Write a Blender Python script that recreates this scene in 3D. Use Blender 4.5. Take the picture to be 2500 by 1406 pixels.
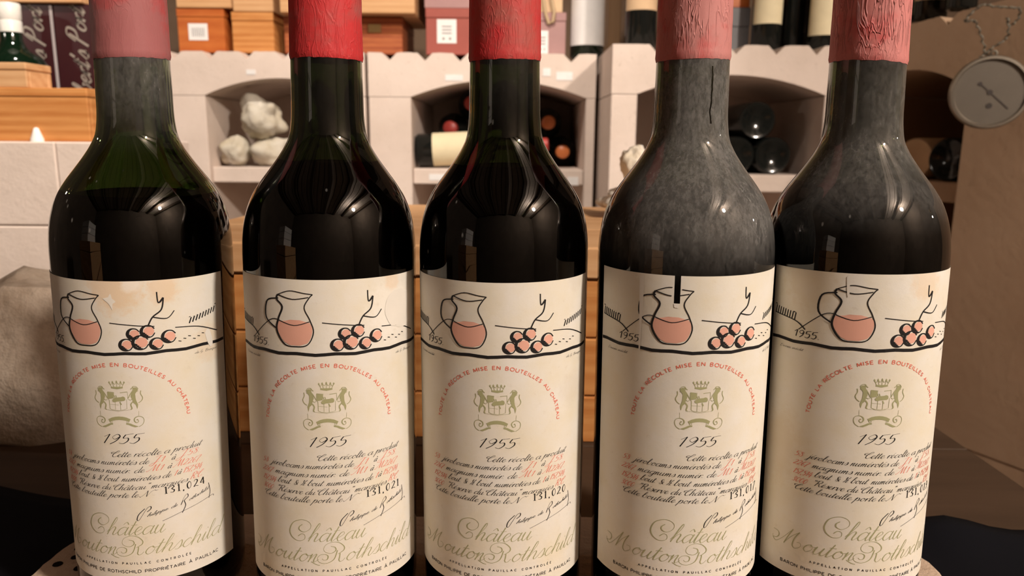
import bpy, bmesh, math, random
from mathutils import Vector, Matrix, noise

S = bpy.context.scene
for o in list(bpy.data.objects):
    bpy.data.objects.remove(o, do_unlink=True)
COL = S.collection

# ------------------------------------------------------------------ camera
CAM_Z = 0.215
FPX = 1852.0
PITCH, ROLL = math.radians(11.153), math.radians(0.479)
cam = bpy.data.cameras.new('camera')
cam.sensor_width = 36.0
cam.lens = FPX / 2500.0 * 36.0
cam.clip_start = 0.01
cam.dof.use_dof = True
cam.dof.focus_distance = 0.325
cam.dof.aperture_fstop = 16.0
cam_o = bpy.data.objects.new('camera', cam)
COL.objects.link(cam_o)
_fw = Vector((0, math.cos(PITCH), -math.sin(PITCH)))
_up0 = Vector((0, math.sin(PITCH), math.cos(PITCH)))
_rt = Vector((1, 0, 0)) * math.cos(ROLL) + _up0 * math.sin(ROLL)
_up = -Vector((1, 0, 0)) * math.sin(ROLL) + _up0 * math.cos(ROLL)
cam_o.matrix_world = Matrix(((_rt.x, _up.x, -_fw.x, 0), (_rt.y, _up.y, -_fw.y, 0), (_rt.z, _up.z, -_fw.z, CAM_Z), (0, 0, 0, 1)))
S.camera = cam_o


def at(px, py, Y):
    """world (x, z) on the vertical plane at distance Y for a measured photo point"""
    d = _fw + _rt * ((px - 1250) / FPX) + _up * ((703 - py) / FPX)
    t = Y / d.y
    return d.x * t, CAM_Z + d.z * t


# ------------------------------------------------------------------ world, main light, exposure
W = bpy.data.worlds.new('cellar_air')
W.use_nodes = True
W.node_tree.nodes['Background'].inputs[0].default_value = (1.0, 0.8, 0.62, 1)
W.node_tree.nodes['Background'].inputs[1].default_value = 0.05
S.world = W
MAIN_LAMP = (1.36, -0.86, 1.46)
MAIN_POWER = 228.0
ADDED_RACK_LAMP = (-0.20, 0.50, 1.50)  # unseen lamp, added to brighten the racks
RACK_POWER = 108.0
RACK_AIM = (-0.52, 1.70, 0.22)
WARM = (1.0, 0.885, 0.775)
S.view_settings.view_transform = 'Standard'
S.view_settings.look = 'None'
S.view_settings.exposure = 0.0
S.view_settings.gamma = 1.0
S.view_settings.use_curve_mapping = False


# ------------------------------------------------------------------ helpers
def link(o, parent=None):
    COL.objects.link(o)
    if parent is not None:
        o.parent = parent
    return o


def tag(o, label=None, cat=None, group=None, kind=None):
    if label: o['label'] = label
    if cat: o['category'] = cat
    if group: o['group'] = group
    if kind: o['kind'] = kind
    return o


def thing(name, label, cat, loc=(0, 0, 0), rot=(0, 0, 0), group=None):
    o = bpy.data.objects.new(name, None)
    o.empty_display_size = 0.02
    link(o)
    o.location = loc
    o.rotation_euler = rot
    return tag(o, label, cat, group)


class MB:
    def __init__(self):
        self.v, self.f, self.uv = [], [], None

    def add(self, vs, fs):
        n = len(self.v)
        self.v += [tuple(p) for p in vs]
        self.f += [tuple(i + n for i in f) for f in fs]
        return self

    def box(self, x0, x1, y0, y1, z0, z1, b=0.0):
        if b <= 0:
            vs = [(x, y, z) for x in (x0, x1) for y in (y0, y1) for z in (z0, z1)]
            return self.add(vs, [(0, 1, 3, 2), (4, 6, 7, 5), (0, 4, 5, 1), (2, 3, 7, 6), (0, 2, 6, 4), (1, 5, 7, 3)])
        bm = bmesh.new()
        for x, sx in ((x0, 1), (x1, -1)):
            for y, sy in ((y0, 1), (y1, -1)):
                for z, sz in ((z0, 1), (z1, -1)):
                    bm.verts.new((x, y + sy * b, z + sz * b))
                    bm.verts.new((x + sx * b, y, z + sz * b))
                    bm.verts.new((x + sx * b, y + sy * b, z))
        bmesh.ops.convex_hull(bm, input=bm.verts)
        bmesh.ops.dissolve_limit(bm, angle_limit=0.01, verts=bm.verts, edges=bm.edges)
        bm.verts.ensure_lookup_table()
        bm.verts.index_update()
        vs = [v.co[:] for v in bm.verts]
        fs = [[v.index for v in f.verts] for f in bm.faces]
        bm.free()
        return self.add(vs, fs)

    def lathe(self, prof, n=48, flip=False):
        vs, fs, rings = [], [], []
        for r, z in prof:
            if r < 1e-7:
                rings.append([len(vs)]); vs.append((0, 0, z))
            else:
                rings.append(list(range(len(vs), len(vs) + n)))
                vs += [(r * math.sin(2 * math.pi * k / n), -r * math.cos(2 * math.pi * k / n), z) for k in range(n)]
        for a, b in zip(rings, rings[1:]):
            for k in range(n):
                k2 = (k + 1) % n
                if len(a) == 1 and len(b) == 1: continue
                if len(a) == 1: q = (a[0], b[k2], b[k])
                elif len(b) == 1: q = (a[k], a[k2], b[0])
                else: q = (a[k], a[k2], b[k2], b[k])
                fs.append(q[::-1] if flip else q)
        return self.add(vs, fs)

    def tube(self, pts, r, n=8):
        pts = [Vector(p) for p in pts]
        rings, vs, fs = [], [], []
        for i, p in enumerate(pts):
            t = (pts[min(i + 1, len(pts) - 1)] - pts[max(i - 1, 0)]).normalized()
            a = t.orthogonal().normalized() if i == 0 else (rings_a - t * rings_a.dot(t)).normalized()
            rings_a = a
            b = t.cross(a)
            rings.append(range(len(vs), len(vs) + n))
            rr = r[i] if isinstance(r, (list, tuple)) else r
            vs += [p + (a * math.cos(2 * math.pi * k / n) + b * math.sin(2 * math.pi * k / n)) * rr for k in range(n)]
        for A, B_ in zip(rings, rings[1:]):
            fs += [(A[k], A[(k + 1) % n], B_[(k + 1) % n], B_[k]) for k in range(n)]
        fs.append(tuple(reversed(rings[0]))); fs.append(tuple(rings[-1]))
        return self.add(vs, fs)

    def columns(self, xs, zt, zb, y0, y1):
        """solid with a shaped top and bottom outline, extruded from y0 to y1"""
        n = len(xs)
        vs = []
        for y in (y0, y1):
            vs += [(x, y, z) for x, z in zip(xs, zb)] + [(x, y, z) for x, z in zip(xs, zt)]
        fs = []
        o = 2 * n
        for i in range(n - 1):
            fs += [(i, i + 1, n + i + 1, n + i), (o + i, o + n + i, o + n + i + 1, o + i + 1),
                   (n + i, n + i + 1, o + n + i + 1, o + n + i), (i, o + i, o + i + 1, i + 1)]
        fs += [(0, n, o + n, o), (n - 1, o + n - 1, o + 2 * n - 1, 2 * n - 1)]
        return self.add(vs, fs)

    def mesh(self, name, mat, smooth=None):
        me = bpy.data.meshes.new(name)
        me.from_pydata(self.v, [], self.f)
        if self.uv is not None:
            l = me.uv_layers.new(name='UVMap')
            for lp in me.loops:
                l.data[lp.index].uv = self.uv[lp.vertex_index]
        me.materials.append(mat)
        if smooth is not None:
            me.polygons.foreach_set('use_smooth', [True] * len(me.polygons))
            if smooth < 179:
                me.set_sharp_from_angle(angle=math.radians(smooth))
        me.update()
        return me

    def obj(self, name, mat, parent=None, smooth=None, loc=None, rot=None):
        o = bpy.data.objects.new(name, self.mesh(name, mat, smooth))
        link(o, parent)
        if loc: o.location = loc
        if rot: o.rotation_euler = rot
        return o


# ------------------------------------------------------------------ materials
def new_mat(name):
    m = bpy.data.materials.new(name)
    m.use_nodes = True
    nt = m.node_tree
    return m, nt, nt.nodes['Principled BSDF']


def N(nt, t, **kw):
    n = nt.nodes.new(t)
    for k, v in kw.items():
        if k.startswith('i_'):
            key = k[2:]
            n.inputs[int(key) if key.isdigit() else key.replace('_', ' ')].default_value = v
        else:
            setattr(n, k, v)
    return n


def ramp(nt, src, stops):
    r = N(nt, 'ShaderNodeValToRGB')
    el = r.color_ramp.elements
    while len(el) < len(stops): el.new(0.5)
    for e, (p, c) in zip(el, stops):
        e.position = p
        e.color = (c, c, c, 1) if isinstance(c, (int, float)) else (*c, 1)
    nt.links.new(src, r.inputs[0])
    return r


def coords(nt, kind='Object', scale=(1, 1, 1), rot=(0, 0, 0)):
    tc = N(nt, 'ShaderNodeTexCoord')
    mp = N(nt, 'ShaderNodeMapping')
    mp.inputs['Scale'].default_value = scale
    mp.inputs['Rotation'].default_value = rot
    nt.links.new(tc.outputs[kind], mp.inputs[0])
    return mp.outputs[0]


def noise_tex(nt, vec, scale, detail=4, rough=0.6, dist=0.0):
    n = N(nt, 'ShaderNodeTexNoise')
    n.inputs['Scale'].default_value = scale
    n.inputs['Detail'].default_value = detail
    n.inputs['Roughness'].default_value = rough
    n.inputs['Distortion'].default_value = dist
    nt.links.new(vec, n.inputs['Vector'])
    return n.outputs['Fac']


def bump(nt, bsdf, h, strength=0.3, dist=0.002):
    b = N(nt, 'ShaderNodeBump')
    b.inputs['Strength'].default_value = strength
    b.inputs['Distance'].default_value = dist
    nt.links.new(h, b.inputs['Height'])
    nt.links.new(b.outputs[0], bsdf.inputs['Normal'])


def mixc(nt, fac, a, b, blend='MIX'):
    m = N(nt, 'ShaderNodeMix', data_type='RGBA', blend_type=blend)
    for sock, v in ((m.inputs[0], fac), (m.inputs[6], a), (m.inputs[7], b)):
        if hasattr(v, 'is_output'): nt.links.new(v, sock)
        elif isinstance(v, (int, float)): sock.default_value = v
        else: sock.default_value = (*v, 1)
    return m.outputs[2]


def math_n(nt, op, a, b=None, clamp=False):
    m = N(nt, 'ShaderNodeMath', operation=op, use_clamp=clamp)
    for sock, v in ((m.inputs[0], a), (m.inputs[1], b)):
        if v is None: continue
        if hasattr(v, 'is_output'): nt.links.new(v, sock)
        else: sock.default_value = v
    return m.outputs[0]


def plain(name, col, rough=0.6, spec=0.3, metal=0.0, emit=None, estr=0.0):
    m, nt, b = new_mat(name)
    v = coords(nt)
    f = noise_tex(nt, v, 40, 3)
    c = mixc(nt, f, tuple(x * 0.88 for x in col), tuple(min(1, x * 1.08) for x in col))
    nt.links.new(c, b.inputs['Base Color'])
    b.inputs['Roughness'].default_value = rough
    b.inputs['Specular IOR Level'].default_value = spec
    b.inputs['Metallic'].default_value = metal
    if emit:
        b.inputs['Emission Color'].default_value = (*emit, 1)
        b.inputs['Emission Strength'].default_value = estr
    return m


def stone(name, c1, c2, c3, scale=6.0, bstr=0.35, fine=90):
    m, nt, b = new_mat(name)
    v = coords(nt)
    big = noise_tex(nt, v, scale, 5, 0.6)
    sm = noise_tex(nt, v, fine, 4, 0.7)
    r1 = ramp(nt, big, [(0.32, c1), (0.68, c2)])
    pit = ramp(nt, sm, [(0.28, 1.0), (0.40, 0.0)])
    c = mixc(nt, math_n(nt, 'MULTIPLY', pit.outputs[0], 0.45), r1.outputs[0], c3)
    nt.links.new(c, b.inputs['Base Color'])
    b.inputs['Roughness'].default_value = 0.9
    b.inputs['Specular IOR Level'].default_value = 0.15
    h = math_n(nt, 'ADD', math_n(nt, 'MULTIPLY', big, 0.5), sm)
    bump(nt, b, h, bstr, 0.003)
    return m


def wood(name, c1, c2, stretch=(1, 14, 14), scale=9.0, rough=0.6, bstr=0.15, rings=True, spec=0.25):
    m, nt, b = new_mat(name)
    v = coords(nt, scale=stretch)
    warp = noise_tex(nt, v, scale * 0.35, 3, 0.5)
    gr = noise_tex(nt, v, scale, 5, 0.65, 0.6)
    wv = N(nt, 'ShaderNodeTexWave', wave_type='RINGS', rings_direction='X')
    wv.inputs['Scale'].default_value = scale * 0.22
    wv.inputs['Distortion'].default_value = 5.0
    wv.inputs['Detail'].default_value = 2.0
    nt.links.new(v, wv.inputs['Vector'])
    f = math_n(nt, 'ADD', math_n(nt, 'MULTIPLY', gr, 0.6), math_n(nt, 'MULTIPLY', wv.outputs['Fac'], 0.16 if rings else 0.05))
    f = math_n(nt, 'ADD', f, math_n(nt, 'MULTIPLY', warp, 0.25))
    r = ramp(nt, f, [(0.36, c1), (0.72, c2)])
    nt.links.new(r.outputs[0], b.inputs['Base Color'])
    b.inputs['Roughness'].default_value = rough
    b.inputs['Specular IOR Level'].default_value = spec
    bump(nt, b, f, bstr, 0.001)
    return m


M = {}
M['rack'] = stone('limestone', (0.64, 0.53, 0.455), (0.73, 0.615, 0.54), (0.45, 0.36, 0.30), 7.0, 0.30)
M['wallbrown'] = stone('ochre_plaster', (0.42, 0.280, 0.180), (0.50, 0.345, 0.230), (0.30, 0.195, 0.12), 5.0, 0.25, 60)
M['slab'] = stone('travertine', (0.42, 0.30, 0.21), (0.55, 0.42, 0.32), (0.22, 0.14, 0.09), 14.0, 0.5, 120)
M['rock'] = stone('fieldstone', (0.26, 0.19, 0.135), (0.56, 0.46, 0.37), (0.18, 0.13, 0.09), 18.0, 0.9, 70)
M['flint'] = stone('flint_crust', (0.50, 0.44, 0.33), (0.62, 0.58, 0.50), (0.34, 0.23, 0.14), 22.0, 0.5, 45)
M['whiterock'] = stone('white_rock', (0.80, 0.70, 0.55), (0.90, 0.86, 0.80), (0.45, 0.30, 0.16), 30.0, 0.8, 60)
M['cellarwall'] = stone('cellar_wall', (0.10, 0.078, 0.06), (0.15, 0.115, 0.09), (0.06, 0.045, 0.035), 4.0, 0.5, 40)
M['backwall'] = stone('back_wall', (0.11, 0.07, 0.045), (0.16, 0.105, 0.07), (0.06, 0.04, 0.03), 4.0, 0.4, 40)
M['floor'] = stone('cellar_floor', (0.10, 0.075, 0.06), (0.15, 0.12, 0.095), (0.06, 0.045, 0.035), 5.0, 0.4, 50)
M['ceilboard'] = wood('ceiling_board', (0.42, 0.34, 0.28), (0.60, 0.52, 0.45), (14, 1, 14), 6.0)
M['beam'] = wood('oak_beam', (0.05, 0.035, 0.025), (0.11, 0.075, 0.05), (14, 1, 14), 6.0)
M['pine'] = wood('pine_crate', (0.47, 0.175, 0.045), (0.66, 0.315, 0.105), (1.2, 9, 16), 7.0)
M['pinelight'] = wood('pine_light', (0.54, 0.29, 0.13), (0.67, 0.41, 0.215), (1.2, 9, 16), 7.0)
M['orangebox'] = wood('orange_box', (0.42, 0.10, 0.020), (0.56, 0.17, 0.040), (2, 8, 8), 6.0, 0.4)
M['redwood'] = wood('red_wood', (0.25, 0.06, 0.025), (0.47, 0.15, 0.055), (1.5, 9, 14), 8.0, 0.45)
M['table'] = wood('walnut_table', (0.046, 0.026, 0.014), (0.078, 0.045, 0.026), (1.0, 7, 7), 5.0, 0.7, 0.1, False)
M['darkboard'] = wood('dark_board', (0.10, 0.055, 0.025), (0.17, 0.095, 0.045), (10, 10, 1), 6.0)
M['maroon'] = plain('maroon_card', (0.33, 0.085, 0.065), 0.6)
M['mauve'] = plain('mauve_card', (0.38, 0.22, 0.21), 0.6)
M['darkcarton'] = plain('dark_carton', (0.040, 0.010, 0.012), 0.35, 0.4)
M['greybox'] = plain('grey_card', (0.17, 0.165, 0.17), 0.6)
M['paper'] = plain('white_paper', (0.80, 0.78, 0.76), 0.75, 0.2)
M['cream'] = plain('cream_paper', (0.76, 0.66, 0.44), 0.7, 0.2)
M['tanpaper'] = plain('tan_paper', (0.66, 0.46, 0.28), 0.7, 0.2)
M['cardprint'] = plain('carton_print', (0.30, 0.26, 0.22), 0.5, 0.3)
M['cardedge'] = plain('carton_edge', (0.42, 0.38, 0.38), 0.5, 0.3)
M['dkglass'] = plain('dark_bottle_glass', (0.008, 0.009, 0.008), 0.12, 0.35)
M['grnglass'] = plain('green_bottle_glass', (0.003, 0.011, 0.005), 0.08, 0.5)
M['redcap'] = plain('red_foil', (0.50, 0.06, 0.05), 0.4, 0.5)
M['orangecap'] = plain('orange_foil', (0.55, 0.16, 0.045), 0.4, 0.5)
M['whitecap'] = plain('white_foil', (0.78, 0.77, 0.72), 0.35, 0.5)
M['tissue'] = plain('tissue_wrap', (0.70, 0.66, 0.62), 0.7, 0.2)
M['rope'] = plain('rope', (0.50, 0.36, 0.22), 0.9)
M['brass'] = plain('old_brass', (0.35, 0.22, 0.09), 0.45, 0.5, 0.8)
M['steel'] = plain('worn_steel', (0.30, 0.26, 0.21), 0.38, 0.5, 0.85)
M['dialface'] = plain('dial_face', (0.19, 0.165, 0.135), 0.35, 0.5, 0.5)
M['dialink'] = plain('dial_hand', (0.05, 0.04, 0.035), 0.5)
M['chain'] = plain('dull_chain', (0.17, 0.15, 0.115), 0.6, 0.4, 0.4)
M['cloth'] = plain('black_cloth', (0.0050, 0.0050, 0.0070), 0.95, 0.08)
M['black'] = plain('black_metal', (0.02, 0.02, 0.02), 0.4)
M['pit'] = plain('pit_shade', (0.012, 0.007, 0.005), 0.95, 0.05)  # near-black colour carries the shade inside the slab's holes
M['wax'] = plain('white_wax', (0.85, 0.82, 0.78), 0.5)
M['bulb'] = plain('lit_bulb', (1, 0.9, 0.8), 0.4, 0.3, 0, (1.0, 0.8, 0.58), 60.0)
M['ink'] = plain('black_ink', (0.016, 0.014, 0.014), 0.6, 0.2)
M['redink'] = plain('red_ink', (0.72, 0.170, 0.115), 0.6, 0.2)
M['oliveink'] = plain('olive_ink', (0.36, 0.352, 0.185), 0.5, 0.35)
M['pinkink'] = plain('pink_wash', (0.72, 0.38, 0.29), 0.7, 0.2)
M['scar'] = plain('torn_paper', (0.74, 0.70, 0.63), 0.8, 0.15)
M['barink'] = plain('barcode_grey', (0.22, 0.21, 0.21), 0.6)


def wine_mat():
    m, nt, b = new_mat('red_wine')
    v = coords(nt)
    c = mixc(nt, noise_tex(nt, v, 20, 2), (0.0015, 0.0004, 0.0005), (0.003, 0.0006, 0.0008))
    nt.links.new(c, b.inputs['Base Color'])
    b.inputs['Roughness'].default_value = 0.3
    b.inputs['Specular IOR Level'].default_value = 0.03
    return m


M['wine'] = wine_mat()


def glass_mat(name, amount, z_lo, z_hi, seed, streak=None, tint=(0.070, 0.090, 0.034)):
    """bottle glass with a film of cellar dust (amount 0..1) lying between two heights"""
    m, nt, b = new_mat(name)
    nt.nodes.remove(b)
    out = nt.nodes['Material Output']
    g = N(nt, 'ShaderNodeBsdfPrincipled')
    g.inputs['Base Color'].default_value = (*tint, 1)
    g.inputs['Transmission Weight'].default_value = 1.0
    g.inputs['Roughness'].default_value = 0.012
    g.inputs['IOR'].default_value = 1.52
    d = N(nt, 'ShaderNodeBsdfDiffuse')
    tc = N(nt, 'ShaderNodeTexCoord')
    mp = N(nt, 'ShaderNodeMapping')
    mp.inputs['Location'].default_value = (seed * 1.7, seed * 0.9, seed * 0.3)
    nt.links.new(tc.outputs['Object'], mp.inputs[0])
    v = mp.outputs[0]
    mp2 = N(nt, 'ShaderNodeMapping')
    mp2.inputs['Scale'].default_value = (1, 1, 0.45)
    nt.links.new(v, mp2.inputs[0])
    low = noise_tex(nt, v, 26, 3, 0.55)
    mid = noise_tex(nt, mp2.outputs[0], 420, 5, 0.75, 0.6)
    fine = noise_tex(nt, mp2.outputs[0], 900, 3, 0.7)
    sp = N(nt, 'ShaderNodeSeparateXYZ')
    nt.links.new(tc.outputs['Object'], sp.inputs[0])
    zf = N(nt, 'ShaderNodeMapRange', interpolation_type='SMOOTHSTEP')
    zf.inputs['From Min'].default_value = z_lo
    zf.inputs['From Max'].default_value = z_hi
    nt.links.new(sp.outputs['Z'], zf.inputs['Value'])
    patch = ramp(nt, low, [(0.25, 0.35), (0.60, 1.0)])
    md = ramp(nt, mid, [(0.25, 0.25), (0.75, 1.0)])
    fn = ramp(nt, fine, [(0.30, 0.6), (0.70, 1.0)])
    k = math_n(nt, 'MULTIPLY', patch.outputs[0], md.outputs[0])
    k = math_n(nt, 'MULTIPLY', k, fn.outputs[0])
    k = math_n(nt, 'MULTIPLY', k, zf.outputs[0])
    k = math_n(nt, 'MULTIPLY', k, amount)
    if streak:
        wob = math_n(nt, 'MULTIPLY', math_n(nt, 'SUBTRACT', noise_tex(nt, v, 120, 2), 0.5), 0.0035)
        dx = math_n(nt, 'ABSOLUTE', math_n(nt, 'SUBTRACT', math_n(nt, 'ADD', sp.outputs['X'], wob), streak[0]))
        a1 = math_n(nt, 'LESS_THAN', dx, streak[1])
        a2 = math_n(nt, 'MULTIPLY', math_n(nt, 'GREATER_THAN', sp.outputs['Z'], streak[2]), math_n(nt, 'LESS_THAN', sp.outputs['Z'], streak[3]))
        k = math_n(nt, 'MULTIPLY', k, math_n(nt, 'SUBTRACT', 1.0, math_n(nt, 'MULTIPLY', a1, a2)))
    # loose specks everywhere on the glass
    vor = N(nt, 'ShaderNodeTexVoronoi')
    vor.inputs['Scale'].default_value = 170
    nt.links.new(mp2.outputs[0], vor.inputs['Vector'])
    spk = ramp(nt, vor.outputs['Distance'], [(0.05, 1.0), (0.10, 0.0)])
    sel = ramp(nt, low, [(0.50, 0.0), (0.60, 1.0)])
    k2 = math_n(nt, 'MULTIPLY', math_n(nt, 'MULTIPLY', spk.outputs[0], sel.outputs[0]), 0.28)
    k = math_n(nt, 'MAXIMUM', k, k2)
    c = mixc(nt, low, (0.34, 0.325, 0.29), (0.42, 0.405, 0.39))
    nt.links.new(c, d.inputs[0])
    mx = N(nt, 'ShaderNodeMixShader')
    nt.links.new(k, mx.inputs[0])
    nt.links.new(g.outputs[0], mx.inputs[1])
    nt.links.new(d.outputs[0], mx.inputs[2])
    nt.links.new(mx.outputs[0], out.inputs[0])
    return m


def label_mat(name, seed, stains, tone=(0.73, 0.695, 0.63)):
    """aged label paper, coordinates in mm across the label; stains = (s, z, radius, colour, strength)"""
    m, nt, b = new_mat(name)
    tc = N(nt, 'ShaderNodeTexCoord')
    mp = N(nt, 'ShaderNodeMapping')
    mp.inputs['Location'].default_value = (seed * 31.0, seed * 17.0, seed * 5.0)
    nt.links.new(tc.outputs['UV'], mp.inputs[0])
    v = mp.outputs[0]
    big = noise_tex(nt, v, 0.055, 4, 0.6)
    mid = noise_tex(nt, v, 0.35, 5, 0.7)
    fine = noise_tex(nt, v, 2.2, 3, 0.7)
    c = mixc(nt, ramp(nt, big, [(0.35, 0.0), (0.70, 1.0)]).outputs[0], tone, (tone[0] * 0.97, tone[1] * 0.93, tone[2] * 0.82))
    c = mixc(nt, math_n(nt, 'MULTIPLY', ramp(nt, mid, [(0.60, 0.0), (0.80, 1.0)]).outputs[0], 0.35), c, (0.50, 0.41, 0.30))
    c = mixc(nt, math_n(nt, 'MULTIPLY', ramp(nt, fine, [(0.62, 0.0), (0.75, 1.0)]).outputs[0], 0.16), c, (0.38, 0.31, 0.24))
    for s, z, rad, col, st in stains:
        vm = N(nt, 'ShaderNodeVectorMath', operation='DISTANCE')
        nt.links.new(tc.outputs['UV'], vm.inputs[0])
        vm.inputs[1].default_value = (s, z, 0)
        d = math_n(nt, 'ADD', math_n(nt, 'DIVIDE', vm.outputs['Value'], rad), math_n(nt, 'MULTIPLY', math_n(nt, 'SUBTRACT', mid, 0.5), 1.2))
        k = ramp(nt, d, [(0.55, 1.0), (1.0, 0.0)])
        c = mixc(nt, math_n(nt, 'MULTIPLY', k.outputs[0], st), c, col)
    nt.links.new(c, b.inputs['Base Color'])
    b.inputs['Roughness'].default_value = 0.62
    b.inputs['Specular IOR Level'].default_value = 0.22
    bump(nt, b, math_n(nt, 'ADD', mid, math_n(nt, 'MULTIPLY', fine, 0.4)), 0.12, 0.0004)
    return m


def capsule_mat(name, seed, dull, red_lo, wr, zc):
    """faded red lead capsule: dull pink bloom over red, with creased foil relief"""
    m, nt, b = new_mat(name)
    tc = N(nt, 'ShaderNodeTexCoord')
    mp = N(nt, 'ShaderNodeMapping')
    mp.inputs['Location'].default_value = (seed * 2.3, seed * 1.1, seed * 0.7)
    nt.links.new(tc.outputs['Object'], mp.inputs[0])
    v = mp.outputs[0]
    mp2 = N(nt, 'ShaderNodeMapping')
    mp2.inputs['Scale'].default_value = (1, 1, 0.22)
    nt.links.new(v, mp2.inputs[0])
    low = noise_tex(nt, v, 45, 4, 0.6)
    spec = noise_tex(nt, v, 420, 4, 0.7)
    r = ramp(nt, low, [(red_lo, (0.52, 0.034, 0.036)), (red_lo + 0.22, dull)])
    c = mixc(nt, math_n(nt, 'MULTIPLY', ramp(nt, spec, [(0.55, 0.0), (0.75, 1.0)]).outputs[0], 0.30), r.outputs[0], (0.30, 0.13, 0.11))
    nt.links.new(c, b.inputs['Base Color'])
    b.inputs['Roughness'].default_value = 0.6
    b.inputs['Specular IOR Level'].default_value = 0.3
    wv = noise_tex(nt, mp2.outputs[0], 260, 2, 0.5, 1.6)
    rid = ramp(nt, wv, [(0.44, 0.0), (0.50, 1.0), (0.56, 0.0)])
    sp = N(nt, 'ShaderNodeSeparateXYZ')
    nt.links.new(tc.outputs['Object'], sp.inputs[0])
    zf = N(nt, 'ShaderNodeMapRange', interpolation_type='SMOOTHSTEP')
    zf.inputs['From Min'].default_value = zc
    zf.inputs['From Max'].default_value = zc + 0.012
    nt.links.new(sp.outputs['Z'], zf.inputs['Value'])
    h = math_n(nt, 'MULTIPLY', rid.outputs[0], math_n(nt, 'ADD', math_n(nt, 'MULTIPLY', zf.outputs[0], 0.85), 0.15))
    h = math_n(nt, 'ADD', h, math_n(nt, 'MULTIPLY', spec, 0.18))
    bump(nt, b, h, wr, 0.0009)
    return m


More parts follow.
